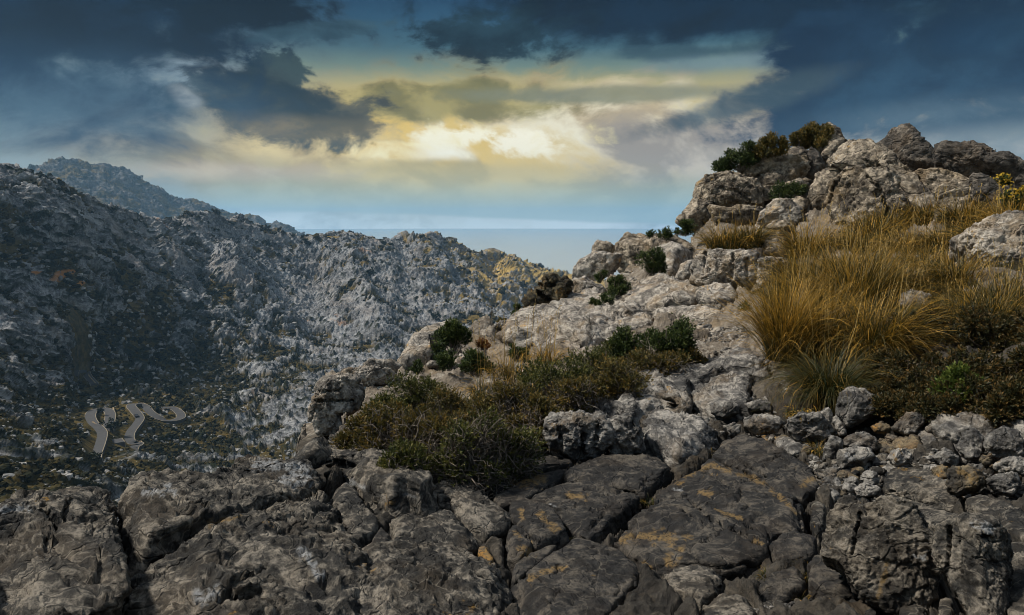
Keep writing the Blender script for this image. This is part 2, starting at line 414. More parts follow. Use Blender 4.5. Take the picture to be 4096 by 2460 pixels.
# ------------------------------------------------------------------ materials
def new_mat(name):
    m = bpy.data.materials.new(name); m.use_nodes = True
    return m, NT(m.node_tree)
def finish(t, col, rough=.9, bump=None, bstr=.6, bdist=.02, spec=.25, trans=None):
    b = t.n('ShaderNodeBsdfPrincipled'); t.put(b.inputs['Base Color'], col); t.put(b.inputs['Roughness'], rough)
    b.inputs['Specular IOR Level'].default_value = spec
    if bump is not None:
        n = t.n('ShaderNodeBump'); n.inputs['Strength'].default_value = bstr; n.inputs['Distance'].default_value = bdist
        t.put(n.inputs['Height'], bump); t.nt.links.new(n.outputs[0], b.inputs['Normal'])
    o = t.n('ShaderNodeOutputMaterial'); t.nt.links.new(b.outputs[0], o.inputs[0])
    return b
def rock_mat(name, dark, mid, light, lich=(.28, .16, .035), lamt=.12, pale=.10, sc=1.0, veins=.0, warm=(.20, .145, .085), wamt=.4, lam=0., bd=.02):
    m, t = new_mat(name)
    co = t.n('ShaderNodeTexCoord').outputs['Object']
    g = t.n('ShaderNodeNewGeometry').outputs['Position']
    w = t.noise(g, 1.3 * sc, 4, .6).outputs['Color']
    v = t.vm('ADD', g, t.vm('SCALE', t.vm('SUBTRACT', w, (.5, .5, .5)), sc=.35 / sc))
    n1 = t.noise(v, 2.6 * sc, 9, .66).outputs[0]
    n2 = t.noise(v, 11. * sc, 8, .68).outputs[0]
    n3 = t.noise(g, 42. * sc, 5, .7).outputs[0]
    col = t.ramp(t.math('MULTIPLY_ADD', t.math('SUBTRACT', n2, .5), 1.3, n1), [(.34, dark), (.50, mid), (.67, light)])
    col = t.mix(t.math('MULTIPLY', t.sm(t.noise(v, 1.9 * sc, 7, .65).outputs[0], .47, .66), wamt), col, warm)
    # darker speckle and water-worn pits
    col = t.mix(t.sm(n3, .52, .36, 0., .55), col, dark)
    # pale and orange crusts of lichen
    lp = t.math('MULTIPLY', t.sm(t.noise(v, 3.1 * sc, 9, .72).outputs[0], .66 - pale, .72 - pale), t.sm(n3, .40, .52))
    col = t.mix(t.math('MULTIPLY', lp, .75), col, light)
    lo = t.math('MULTIPLY', t.sm(t.noise(t.vm('ADD', v, (9, 4, 2)), 2.3 * sc, 9, .70).outputs[0], .70 - lamt, .75 - lamt), t.sm(t.noise(g, 30 * sc, 5, .7).outputs[0], .42, .54))
    col = t.mix(t.math('MULTIPLY', lo, .85), col, lich)
    A = lambda n: t.n('ShaderNodeAttribute', attribute_name=n).outputs['Fac']
    brk = t.sm(n3, .36, .52)
    col = t.mix(t.math('MULTIPLY', A('whitep'), t.math('MULTIPLY', brk, .8)), col, (.30, .31, .32))
    col = t.mix(t.math('MULTIPLY', A('goldp'), t.math('MULTIPLY', brk, .8)), col, (.19, .125, .05))
    if veins:
        vo = t.voro(t.vm('ADD', v, t.vm('SCALE', t.noise(v, 6 * sc, 4).outputs['Color'], sc=.12)), 2.1 * sc, 'DISTANCE_TO_EDGE').outputs[0]
        col = t.mix(t.math('MULTIPLY', t.sm(vo, .014, .0), veins), col, tuple(min(1, c * 1.25) for c in light))
    h = t.math('ADD', t.math('MULTIPLY', n2, 1.0), t.math('MULTIPLY', n3, .35))
    h = t.math('MULTIPLY_ADD', n1, 1.2, h)
    cr = t.voro(t.vm('ADD', v, t.vm('SCALE', w, sc=.4)), 3.4 * sc, 'DISTANCE_TO_EDGE').outputs[0]
    h = t.math('ADD', h, t.sm(cr, .0, .05, 0., .35))
    if lam:
        mp = t.n('ShaderNodeMapping'); t.put(mp.inputs[0], v); mp.inputs['Rotation'].default_value = (.5, .35, .6); mp.inputs['Scale'].default_value = (1.6, 3., 16.)
        wv = t.noise(mp.outputs[0], 2.2 * sc, 6, .6)
        h = t.math('MULTIPLY_ADD', wv.outputs[0], lam * 2, h)
    finish(t, col, t.ramp(n2, [(0, (.7,) * 3), (1, (.95,) * 3)]), h, .85, bd / sc, .3)
    return m
M = {}
M['dark'] = rock_mat('dark weathered limestone', (.012, .012, .012), (.048, .045, .040), (.23, .205, .17), lamt=.065, pale=.06, sc=1.3, veins=.35, warm=(.10, .07, .038), wamt=.25, lam=.10, bd=.04)  # dark and char: own dark stone, deepened further for foreground shade
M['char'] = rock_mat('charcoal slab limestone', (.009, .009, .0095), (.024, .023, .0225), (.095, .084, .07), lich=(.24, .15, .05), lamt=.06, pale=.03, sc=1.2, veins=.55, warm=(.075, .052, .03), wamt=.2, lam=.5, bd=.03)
M['mid'] = rock_mat('grey limestone', (.045, .044, .044), (.14, .135, .128), (.36, .34, .31), lamt=.09, pale=.10, sc=1.1, warm=(.21, .15, .085), wamt=.45, lam=.25, bd=.04)
M['pale'] = rock_mat('pale limestone', (.075, .068, .062), (.235, .215, .188), (.50, .46, .405), lich=(.46, .28, .09), lamt=.10, pale=.12, sc=.9, warm=(.40, .28, .15), wamt=.45, lam=.25, bd=.05)
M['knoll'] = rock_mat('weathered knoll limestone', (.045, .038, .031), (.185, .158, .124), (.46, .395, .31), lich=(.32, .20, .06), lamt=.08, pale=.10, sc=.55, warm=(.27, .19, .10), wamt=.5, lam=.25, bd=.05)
M['knolldark'] = rock_mat('dark and shaded knoll limestone', (.032, .030, .028), (.095, .084, .074), (.21, .185, .155), lamt=.06, pale=.05, sc=.55, warm=(.15, .10, .055), wamt=.4, lam=.25, bd=.05)  # darker knoll copy; the shaded blocks carry their shade in this colour
M['crust'] = rock_mat('rock under black lichen', (.016, .015, .011), (.055, .046, .028), (.15, .12, .065), lich=(.20, .11, .03), lamt=.12, pale=.02, sc=1.5, warm=(.09, .055, .02), wamt=.5, bd=.06)
M['orange'] = rock_mat('orange-stained limestone', (.035, .032, .028), (.085, .07, .05), (.20, .16, .10), lich=(.34, .18, .04), lamt=.13, pale=.04, sc=1.4, warm=(.19, .11, .04), wamt=.5, bd=.03)

def ground_mat():
    m, t = new_mat('stony ground')
    g = t.n('ShaderNodeNewGeometry').outputs['Position']
    at = t.n('ShaderNodeAttribute', attribute_name='pale').outputs['Fac']
    v = t.vm('ADD', g, t.vm('SCALE', t.noise(g, 1.5, 4, .6).outputs['Color'], sc=.4))
    n1 = t.noise(v, 2.5, 9, .66).outputs[0]; n2 = t.noise(v, 14, 8, .7).outputs[0]; n3 = t.noise(g, 60, 4, .7).outputs[0]
    f = t.math('MULTIPLY_ADD', t.math('SUBTRACT', n2, .5), 1., n1)
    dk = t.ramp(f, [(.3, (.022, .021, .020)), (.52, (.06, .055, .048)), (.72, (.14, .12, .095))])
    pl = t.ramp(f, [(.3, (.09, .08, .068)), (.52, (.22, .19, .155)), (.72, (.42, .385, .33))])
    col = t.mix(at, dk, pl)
    so = t.sm(t.noise(v, 1.7, 8, .7).outputs[0], .50, .62)
    col = t.mix(t.math('MULTIPLY', so, .6), col, t.mix(at, (.06, .042, .024), (.27, .20, .12)))
    vo = t.voro(v, 16.); h = t.math('SUBTRACT', n2, t.math('MULTIPLY', vo.outputs['Distance'], .5))
    col = t.mix(t.math('MULTIPLY', t.sm(vo.outputs['Distance'], .3, .6), .25), col, t.mix(at, (.02, .016, .012), (.12, .09, .06)))
    finish(t, col, .92, t.math('ADD', h, t.math('MULTIPLY', n3, .3)), .9, .05, .2)
    return m
M['ground'] = ground_mat()

def hill_mat(name, k=1.0):
    m, t = new_mat(name)
    g = t.n('ShaderNodeNewGeometry').outputs['Position']
    A = lambda n: t.n('ShaderNodeAttribute', attribute_name=n).outputs['Fac']
    v = t.vm('ADD', g, t.vm('SCALE', t.noise(g, .04, 4, .6).outputs['Color'], sc=14.))
    n1 = t.noise(v, .06, 9, .66).outputs[0]; n2 = t.noise(v, .45, 7, .74).outputs[0]
    f = t.math('MULTIPLY_ADD', t.math('SUBTRACT', n2, .5), 1.2, n1)
    rock = t.ramp(f, [(.34, (.065 * k, .067 * k, .070 * k)), (.49, (.185 * k, .19 * k, .20 * k)), (.64, (.36 * k, .37 * k, .38 * k))])
    rock = t.mix(t.sm(t.noise(v, .03, 6, .6).outputs[0], .5, .7, 0, .35), rock, (.26, .20, .15))
    rock = t.mix(t.math('MULTIPLY', t.sm(t.noise(v, .018, 5, .6).outputs[0], .66, .72), .5), rock, (.38, .20, .09))
    grass = t.ramp(t.noise(v, .25, 6, .7).outputs[0], [(.36, (.020, .021, .008)), (.52, (.066, .050, .015)), (.66, (.15, .10, .028))])
    gold = t.ramp(t.noise(v, .22, 6, .7).outputs[0], [(.3, (.22, .15, .05)), (.6, (.50, .35, .11)), (.8, (.62, .46, .17))])
    scrub = t.ramp(n2, [(.35, (.008, .011, .006)), (.65, (.028, .032, .014))])
    col = t.mix(A('veg'), rock, t.mix(A('gold'), grass, gold))
    col = t.mix(A('bush'), col, scrub)
    # the ochre stain under the overhang
    col = t.mix(A('ochre'), col, (.50, .22, .06))
    finish(t, col, .95, t.math('MULTIPLY_ADD', n2, 1., t.math('MULTIPLY', n1, 1.)), .7, 3., .1)
    return m
M['hill'] = hill_mat('karst hillside'); M['hillfar'] = hill_mat('far wooded limestone', .42)
def simple(name, col, rough=.8, var=.25, scale=3., spec=.3):
    m, t = new_mat(name)
    g = t.n('ShaderNodeNewGeometry').outputs['Position']
    n = t.noise(g, scale, 6, .65).outputs[0]
    c = t.mix(t.sm(n, .3, .7), tuple(x * (1 - var) for x in col), tuple(x * (1 + var) for x in col))
    finish(t, c, rough, n, .4, .02, spec)
    return m
M['farscrub'] = simple('dark valley scrub', (.014, .015, .007), .95, .5, .5, .1); M['farscrub2'] = simple('olive valley scrub', (.046, .037, .013), .95, .5, .5, .1)
M['farrock'] = simple('pale valley rocks', (.30, .29, .28), .95, .35, .4, .1); M['farrock2'] = simple('grey valley rocks', (.17, .17, .168), .95, .35, .4, .1)
M['asphalt'] = simple('asphalt', (.058, .058, .060), .85, .15, .6)
M['line'] = simple('pale verge stone', (.24, .20, .14), .9, .2, .5)
M['wallstone'] = simple('dry stone wall', (.26, .20, .13), .95, .45, 1.2)
M['carpaint_dark'] = simple('dark car paint', (.03, .03, .035), .3, .05, 1, .6)
M['carpaint_white'] = simple('white car paint', (.75, .76, .78), .3, .03, 1, .6)
M['carglass'] = simple('car glass', (.02, .025, .03), .08, .02, 1, .8)
M['tyre'] = simple('tyre rubber', (.015, .015, .015), .9, .1, 5)
M['bark'] = simple('grey bark', (.10, .085, .07), .95, .35, 30)
M['twig'] = simple('dry grey twigs', (.17, .145, .12), .95, .4, 40)
M['darktwig'] = simple('dark shrub wood', (.05, .04, .03), .95, .4, 40)

def leaf_mat(name, a, b, c, transl=.25, rough=.6):
    """leaf colour runs a -> b -> c with the per-leaf tint"""
    m, t = new_mat(name)
    at = t.n('ShaderNodeAttribute', attribute_name='tint').outputs['Fac']
    col = t.ramp(at, [(0, a), (.5, b), (1, c)])
    p = t.n('ShaderNodeBsdfPrincipled'); t.put(p.inputs['Base Color'], col); p.inputs['Roughness'].default_value = rough
    p.inputs['Specular IOR Level'].default_value = .3
    tr = t.n('ShaderNodeBsdfTranslucent'); t.put(tr.inputs[0], col)
    mx = t.n('ShaderNodeMixShader'); mx.inputs[0].default_value = transl
    t.nt.links.new(p.outputs[0], mx.inputs[1]); t.nt.links.new(tr.outputs[0], mx.inputs[2])
    o = t.n('ShaderNodeOutputMaterial'); t.nt.links.new(mx.outputs[0], o.inputs[0])
    return m
M['green'] = leaf_mat('dark green leaves', (.012, .022, .009), (.038, .062, .018), (.12, .15, .04))
M['brown'] = leaf_mat('olive brown leaves', (.024, .028, .010), (.095, .085, .024), (.27, .17, .04))
M['scrub'] = leaf_mat('low dark scrub leaves', (.012, .016, .007), (.045, .045, .016), (.18, .105, .030))
M['olive'] = leaf_mat('olive green leaves', (.016, .024, .009), (.065, .078, .020), (.19, .17, .04))
M['bright'] = leaf_mat('fresh green leaves', (.025, .045, .010), (.08, .12, .022), (.18, .20, .04))
M['gorse'] = leaf_mat('yellow gorse flowers', (.05, .06, .012), (.34, .22, .02), (.62, .42, .04))
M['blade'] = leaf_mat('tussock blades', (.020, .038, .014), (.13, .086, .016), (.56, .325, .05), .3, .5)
M['seed'] = leaf_mat('dry seed stalks', (.30, .20, .06), (.52, .36, .12), (.75, .56, .24), .3, .6)
M['pine'] = leaf_mat('far pine needles', (.006, .010, .006), (.014, .022, .012), (.03, .04, .018), .1)
M['dead'] = leaf_mat('dead russet leaves', (.06, .03, .012), (.20, .09, .025), (.36, .17, .04))

# ------------------------------------------------------------------ sea
def build_sea():
    m, t = new_mat('sea water')
    g = t.n('ShaderNodeNewGeometry').outputs['Position']
    n = t.noise(g, .02, 8, .65).outputs[0]
    foam = t.math('MULTIPLY', t.sm(t.noise(t.vm('MULTIPLY', g, (1., .35, 1.)), .006, 10, .75).outputs[0], .60, .70), .30)
    col = t.mix(foam, (.36, .40, .42), (.72, .74, .75))  # base colour paled to carry haze brightness and sky reflection
    finish(t, col, .22, n, .25, 1.5, .5)
    r, k = 16000., 96
    a = np.arange(k) / k * 2 * math.pi
    rr = np.array([400, 900, 2000, 4000, 7000, 11000, r])
    V = np.stack([(rr[:, None] * np.cos(a)), (rr[:, None] * np.sin(a)), np.full((len(rr), k), -175.)], -1).reshape(-1, 3)
    V = np.concatenate([V, [[0, 0, -175.]]])
    Q = []
    for i in range(len(rr) - 1):
        for j in range(k): Q.append((i*k+j, (i+1)*k+j, (i+1)*k+(j+1) % k, i*k+(j+1) % k))
    T = [(len(V) - 1, j, (j + 1) % k) for j in range(k)]
    mesh('sea', V, np.array(Q), m, props={'kind': 'structure'}, T=np.array(T))
build_sea()

# ------------------------------------------------------------------ far mountains and the valley
def cvt(pts, kx, x0, ky, y0): return [(x0 + kx * a, y0 + ky * b) for a, b in pts]
T1 = lambda p: cvt(p, .1416, 0, .1416, 150)
T2 = lambda p: cvt(p, .1214, 300, .1214, 200)
T3 = lambda p: cvt(p, .1315, 0, .1315, 350)
T4 = lambda p: cvt(p, .1819, 575, .1819, 100)
T5 = lambda p: cvt(p, .1821, 300, .1821, 275)
T6 = lambda p: cvt(p, .1314, 700, .1314, 300)
T7 = lambda p: cvt(p, .1416, 0, .1416, 425)
T8 = lambda p: cvt(p, .1416, 325, .1416, 425)
T9 = lambda p: cvt(p, .1514, 650, .1514, 400)
TC = lambda p: cvt(p, .07917, 70, .07917, 357.5)
TF = lambda p: cvt(p, .4144, 0, .4144, 0)

CRESTA = T1([(-300,240),(0,190),(190,130),(300,95),(370,60),(440,55),(520,58),(600,78),(640,100),(730,90),(780,112),(860,118),(930,150),(970,190),(1060,240),(1140,265),(1175,315),(1290,340),(1370,342),(1440,370),(1530,405),(1620,440),(1700,455),(1800,455),(1860,480),(1870,510),(1920,515),(1980,503),(2050,540),(2110,580),(2160,605),(2300,680),(2600,800)])
CREST = T1([(-900,60),(0,92),(60,100),(130,112),(170,135),(270,180),(350,172),(400,190),(440,230),(520,280),(600,310),(700,350),(800,385),(850,405),(950,435),(1020,455),(1080,490),(1130,475),(1200,480),(1260,470),(1310,435),(1400,432),(1460,440),(1480,425),(1550,445),(1620,490),(1660,460),(1710,452),(1760,490),(1800,510),(1880,540),(1950,555),(2000,575),(2080,600)]) + \
    T2([(40,305),(100,300),(190,275),(230,265),(290,255),(330,248),(370,260),(385,247),(420,270),(490,270),(560,290),(620,320),(700,320),(800,290),(850,268),(930,265),(1000,285),(1060,262),(1110,265),(1160,295),(1250,320),(1320,365),(1350,390),(1420,412),(1550,418),(1640,428),(1750,450),(1850,505),(1920,545),(2000,552),(2080,565),(2150,580),(2210,600),(2400,640),(3200,800),(5600,1100)])
# photo point -> range m, greenness 0..1, gold 0..1
HC = [(-120,160,560,.3,.1),(0,163,700,.2,.1),(60,175,720,.3,.3),(120,210,820,.3,.2),(160,218,900,.3,.1),(210,212,980,.2,.1),(300,236,1060,.3,.4),(345,232,1100,.3,.4),(430,232,1150,.25,.5),(470,248,1220,.4,.75),
 (500,256,1420,.6,.9),(565,272,1650,.7,1.),(620,285,1800,.6,1.),(900,320,1900,.6,.8),
 (-120,250,540,.3,.05),(0,250,600,.32,.05),(100,260,680,.3,.05),(200,270,850,.22,.05),(300,280,930,.18,.1),(400,280,970,.12,.15),(500,290,1020,.3,.65),(500,270,1200,.5,.9),(545,278,1400,.5,.8),(560,305,1150,.15,.3),(620,330,1150,.2,.3),(900,380,1000,.2,.3),
 (0,290,540,.42,.0),(60,300,600,.42,.0),(130,310,640,.75,.1),(165,300,700,.8,.1),(220,310,760,.45,.05),(300,320,810,.15,.1),
 (-120,330,440,.4,.0),(0,330,470,.35,.0),(60,340,530,.5,0),(100,350,600,.75,0),(150,350,650,.8,0),(200,350,690,.7,0),(300,350,730,.4,0),(400,340,780,.35,.1),(480,330,850,.15,.15),(560,340,880,.15,.1),(640,380,800,.2,.1),(900,450,700,.3,.1),
 (95,458,340,.85,.05),(102,432,400,.85,.05),(92,415,440,.9,.05),(110,410,460,.9,.05),(135,445,400,.9,.05),(135,415,450,.9,.05),(150,405,500,.9,.1),(170,420,470,.95,.0),(180,408,490,.9,.0),(85,371,620,.7,.05),(95,385,560,.85,.05),(55,380,500,.5,.05),(40,400,430,.6,0),
 (200,380,600,.8,.05),(250,390,580,.8,.05),(300,400,540,.5,.05),(240,420,500,.35,0),(270,440,440,.55,0),(350,440,440,.5,0),(180,450,420,.95,0),(220,460,390,.8,0),(300,470,350,.5,0),(400,420,500,.4,0),(500,400,560,.4,0),
 (-120,420,270,.5,0),(0,385,390,.35,0),(20,420,340,.4,0),(0,440,270,.6,.02),(0,480,200,.7,.02),(60,480,210,.55,.02),(60,440,320,.6,0),(110,485,260,.55,0),(160,480,320,.6,0),(200,490,320,.7,0),(0,560,110,.5,0),(100,560,130,.5,0),(300,560,180,.5,0),(0,640,80,.5,0),(500,640,100,.5,0),(900,640,120,.5,0)]
HF = Field(RBF([(a, b) for a, b, *_ in HC], [(math.log(c), d, e) for _, _, c, d, e in HC], 2.), -240, 1000, 130, 700, 6.)
def hill_pt(x, y):
    return unproj(x, y, np.exp(HF(x, y)[..., 0]))

# road (centre lines read off the photograph, laid at their own distance)
ROADS = [TC([(292,1330),(305,1290),(330,1200),(365,1110),(395,1010),(393,950),(350,895),(290,840),(258,780),(262,720),(300,680),(370,660),(450,665),(500,700),(508,770),(490,850),(478,930)]),
         TC([(1130,645),(1220,643),(1300,648),(1370,690),(1405,755),(1340,795),(1240,805),(1150,782),(1060,735),(1000,690),(950,630),(880,598),(800,598),(770,622),(815,680),(862,740),(875,790),(830,860),(775,930),(745,990),(748,1055),(800,1092),(862,1100),(830,1128),(770,1142)]),
         TC([(40,180),(80,172),(130,168),(195,180),(222,235),(262,290),(325,352)]),
         TC([(575,1030),(600,1065),(628,1098)])]
def smooth_line(P, n):
    P = np.asarray(P, float)
    d = np.r_[0, np.cumsum(np.linalg.norm(np.diff(P, axis=0), axis=1))]
    # Catmull-Rom through the points
    out = []
    tt = np.linspace(0, d[-1], n)
    k = np.clip(np.searchsorted(d, tt, 'right') - 1, 0, len(P) - 2)
    u = ((tt - d[k]) / (d[k+1] - d[k]))[:, None]
    p0, p1, p2, p3 = P[np.maximum(k-1, 0)], P[k], P[k+1], P[np.minimum(k+2, len(P)-1)]
    return .5 * (2*p1 + (p2-p0)*u + (2*p0-5*p1+4*p2-p3)*u*u + (3*p1-p0-3*p2+p3)*u**3)
ROAD3 = []
for rd in ROADS:
    n = max(12, len(rd) * 9)
    pp = smooth_line(rd, n); P3 = hill_pt(pp[:, 0], pp[:, 1])
    z = P3[:, 2]
    for _ in range(6): z = np.convolve(np.pad(z, 1, 'edge'), [.25, .5, .25], 'valid')
    P3[:, 2] = z - 3.5 * np.clip(1 - np.minimum(np.arange(n), np.arange(n)[::-1]) / 5., 0, 1)
    ROAD3.append(P3)
RALL = np.concatenate(ROAD3)
def road_dist(P):
    out = np.full(len(P), 1e9); lo = RALL.min(0) - 40; hi = RALL.max(0) + 40
    k = np.where(((P[:, :2] > lo[:2]) & (P[:, :2] < hi[:2])).all(1))[0]
    for s in range(0, len(k), 20000):
        kk = k[s:s+20000]
        dd = np.hypot(P[kk, None, 0] - RALL[None, :, 0], P[kk, None, 1] - RALL[None, :, 1])
        out[kk] = dd.min(1)
    return out

def smin_line(pts, x):
    p = np.array(pts); return np.interp(x, p[:, 0], p[:, 1])
HS = {}
def hill_surf(x, y):
    d = np.hypot(HS['x'] - x, HS['y'] - y); c = np.where(d < max(1.6, d.min() + .3))[0]
    return HS['V'][c[np.argmin(HS['r'][c])]].astype(float)
def level_crest(V2, nx, ny, top, xs, rc, k=9):
    h = np.hypot(V2[:, 0], V2[:, 1]); sl = (V2[:, 2] / h).reshape(nx, ny).max(1)
    want = px_dir(xs, top)[2]
    d = sl - want; d = np.convolve(np.pad(d, k, 'edge'), np.ones(2 * k + 1) / (2 * k + 1), 'valid')
    w = sstep(h.reshape(nx, ny) / rc[:, None], .55, .97)
    V2[:, 2] -= (d[:, None] * w * h.reshape(nx, ny)).ravel()
    return V2
def build_hills():
    # ---- near range with the valley
    xs = np.concatenate([np.linspace(-230, -12, 70), np.linspace(-10, 640, 1000), np.linspace(644, 960, 50)])
    nv = 620
    v = np.linspace(0, 1, nv) ** 1.15
    top = smin_line(CREST, xs)
    X = np.repeat(xs[:, None], nv, 1)
    Yb = np.full_like(xs, 640.)
    Y = top[:, None] + (Yb - top)[:, None] * v[None]
    F = HF(X, Y)
    r = np.exp(F[..., 0])
    # keep ranges falling steadily towards the viewer
    r = np.minimum.accumulate(r, axis=1)
    P = unproj(X, Y, r)
    # far side of the crest, falling away
    nb = 26
    back = []
    crest = P[:, 0]
    rc = r[:, 0]
    dirx, diry = crest[:, 0] / rc, crest[:, 1] / rc
    for k in range(nb, 0, -1):
        dr = 3.2 * k ** 1.75
        back.append(np.stack([dirx * (rc + dr), diry * (rc + dr), crest[:, 2] - dr * .16 - .00065 * dr * dr], -1))
    Pf = np.concatenate([np.stack(back, 1), P], 1)
    NV = nv + nb
    Fv = np.concatenate([np.repeat(F[:, :1], nb, 1), F], 1)
    V = Pf.reshape(-1, 3); Q = gridq(len(xs), NV)
    N = vnorm(V, Q)
    if N[:, 2].mean() < 0: N = -N; Q = Q[:, ::-1]
    rr = np.hypot(V[:, 0], V[:, 1])
    veg_t = Fv[..., 1].ravel(); gold_t = Fv[..., 2].ravel()
    rd = road_dist(V)
    damp = sstep(rd, 3.6, 15.)
    wz = np.stack([fbm(V / 34, 3, seed=3), fbm(V / 34 + 50, 3, seed=5), fbm(V / 34 + 90, 3, seed=6)], 1)
    Gw = V + 12 * wz
    macro = fbm(V / 150, 3, seed=11)
    rid = ridged(V / 46, 5, .55, seed=21)
    f1, f2, i1 = worley3(Gw / 26, 1); l1 = np.clip(1 - f1 * 1.15, 0, 1) ** .8 * (.25 + i1)
    Gw2 = V + 4 * np.stack([fbm(V / 9, 2, seed=7), fbm(V / 9 + 20, 2, seed=8), fbm(V / 9 + 40, 2, seed=9)], 1)
    g1, g2, i2 = worley3(Gw2 / 9.5, 2); l2 = np.clip(1 - g1 * 1.15, 0, 1) ** .8 * (.25 + i2)
    h1, h2, i3 = worley3(Gw2 / 4., 4); l3 = np.clip(1 - h1 * 1.1, 0, 1) * (.3 + i3)
    fine = ridged(V / 5.5, 4, .6, seed=31)
    near = np.clip(rr / 900, .22, 1.15)
    tilt = ridged(np.stack([V[:, 0] + .5 * V[:, 1], (V[:, 1] - .7 * V[:, 0]) * .3, V[:, 2] * 1.3], 1) / 7., 3, .6, seed=41)   # slanting flutes of the karst
    k1, _, i4 = worley3(V / 1.6 + .3 * fbm(V / 1.5, 2, seed=12)[:, None], 5); l4 = np.clip(1 - k1 * 1.1, 0, 1) * (.3 + i4) * (rr < 650)
    rock_h = near * (3.0 * l1 + 2.4 * rid) + near * (2.5 * l2 + 1.3 * l3 + 1.0 * fine + 1.1 * tilt) + .5 * l4
    vn = fbm(V / 38, 4, .6, seed=61) * 1.0 + fbm(V / 9, 3, .6, seed=62) * .45
    lowness = (.62 - (l1 * .55 + l2 * .45 + rid * .18))
    veg = sstep(vn * 1.5 + lowness * 1.3 + (veg_t - .5) * 2.4 - .10, -.08, .12)
    veg = np.maximum(veg, (1 - sstep(rd, 4., 14.)) * .9)
    d = rock_h * (1 - .72 * veg) + 15 * near * macro + 12 * near * (ridged(np.stack([V[:, 0] + .6 * V[:, 1], .35 * V[:, 1], V[:, 2]], 1) / 150., 3, .5, seed=14) - .5)
    # dark scrub cushions
    b1, b2, bi = worley(np.stack([V[:, 0], .6 * V[:, 1] + V[:, 2], V[:, 2]], 1) / 5.2, 9)
    bm = (bi < np.clip(.16 + .62 * veg_t - .2 * gold_t, 0, .8)) * sstep(b1, .52, .30)
    c1, c2, ci = worley(np.stack([V[:, 0], .6 * V[:, 1] + V[:, 2], V[:, 2]], 1) / 2.3, 10)
    bm2 = (ci < np.clip(.05 + .60 * veg_t - .3 * gold_t, 0, .7)) * sstep(c1, .5, .3)
    patch = sstep(fbm(V / 30, 3, seed=71), -.15, .25)
    bush = np.clip(bm * (.35 + .65 * patch) + bm2 * .8 * (rr < 700), 0, 1) * sstep(rd, 3.4, 6)
    d = d + (2.4 * bm * np.clip(1 - b1 * 1.6, 0, 1) + .9 * bm2) * (rr > 30)
    d = d * (.04 + .96 * damp) - 3.0 * near
    d = np.where(rd < 15, d * damp - (1 - damp) * .5, d)
    V2 = level_crest(V + N * d[:, None], len(xs), NV, top, xs, rc)
    gold = np.clip(gold_t * 1.15 + .25 * fbm(V / 25, 3, seed=81), 0, 1)
    goldveg = sstep(fbm(V / 16, 4, .6, seed=83) + (gold_t - .60) * 1.0 - .35 * l2 , -.12, .12) * (gold_t > .2)
    veg = np.maximum(veg * np.where(gold_t > .4, .8, 1), goldveg)
    # ochre overhang stain on the left slope
    och = np.zeros(len(V))
    for (ax, ay, sx, sy) in [(54, 277.5, 11, 4.5), (33, 271, 4, 2.5), (73, 289, 6, 2.2)]:
        c = hill_pt(ax, ay); Xf = np.concatenate([np.repeat(X[:, :1], nb, 1) * 0 - 999, X], 1).ravel(); Yf = np.concatenate([np.repeat(Y[:, :1], nb, 1), Y], 1).ravel()
        q = ((Xf - ax) / sx) ** 2 + ((Yf - ay) / sy) ** 2
        och = np.maximum(och, sstep(q + .8 * fbm(V / 6, 3, seed=91), 1.1, .5))
    mesh('hillside', V2, Q, M['hill'], attrs={'veg': veg, 'gold': gold, 'bush': bush, 'ochre': och * .8}, props={'kind': 'structure', 'label': 'grey karst hillside and scrubby valley'})
    xh, yh = to_px(V2); HS['x'] = xh.astype(f4); HS['y'] = yh.astype(f4); HS['r'] = np.hypot(V2[:, 0], V2[:, 1]).astype(f4); HS['V'] = V2
    rng = np.random.default_rng(31)
    ok = np.where((xh > -20) & (xh < 640) & (yh < 540) & (np.tile(np.arange(NV), len(xs)) > nb) & (rd > 4.4))[0]
    D, Qs = cubesphere(2)
    def scatter(name, idx, s0, s1, flat, mats, label, cat, sink):
        n = len(idx); P = V2[idx]; rr_ = np.hypot(P[:, 0], P[:, 1]); k = (s0 + (s1 - s0) * rng.random(n) ** 2) * np.clip(rr_ / 700, .45, 1.6)
        B = D[None] * np.stack([k * rng.uniform(.8, 1.3, n), k * rng.uniform(.8, 1.3, n), k * flat * rng.uniform(.7, 1.3, n)], 1)[:, None] * (1 + .28 * rng.normal(0, 1, (n, len(D), 1)))
        B = B + P[:, None]; B[..., 2] += (k * sink)[:, None]
        mesh(name, B.reshape(-1, 3), (Qs[None] + (np.arange(n) * len(D))[:, None, None]).reshape(-1, 4), mats, mi=np.repeat(rng.integers(0, len(mats), n), len(Qs)), smooth=False, props={'kind': 'stuff', 'label': label, 'category': cat})
    pick = lambda p, n: (lambda c: c[rng.random(len(c)) < n / len(c)])(ok[rng.random(len(ok)) < p[ok]])
    cl = sstep(fbm(V / 22, 3, seed=101), -.25, .25)
    scatter('scrub', pick(np.clip(veg * (1 - .85 * gold) * (.25 + cl), 0, 1), 9000), .9, 3.0, .75, [M['farscrub'], M['farscrub2']], 'dark scrub dotted over the valley and hillside', 'scrub', .25)
    scatter('rubble', pick(np.clip(veg * (.15 + 1. * (1 - cl)), 0, 1), 3800), .6, 2.4, .8, [M['farrock'], M['farrock2']], 'pale rocks scattered among the hillside scrub', 'rocks', .1)
    tick('hillside')
    # ---- the far blue mountain behind
    xs = np.linspace(-60, 380, 620); nv = 190
    top = smin_line(CRESTA, xs)
    v = np.linspace(0, 1, nv)
    X = np.repeat(xs[:, None], nv, 1); Y = top[:, None] + 95 * v[None]
    r = (2700 + (xs * 1.2)[:, None]) * (1 - .30 * v[None])
    P = unproj(X, Y, r)
    crest = P[:, 0]; rc = r[:, 0]; back = []
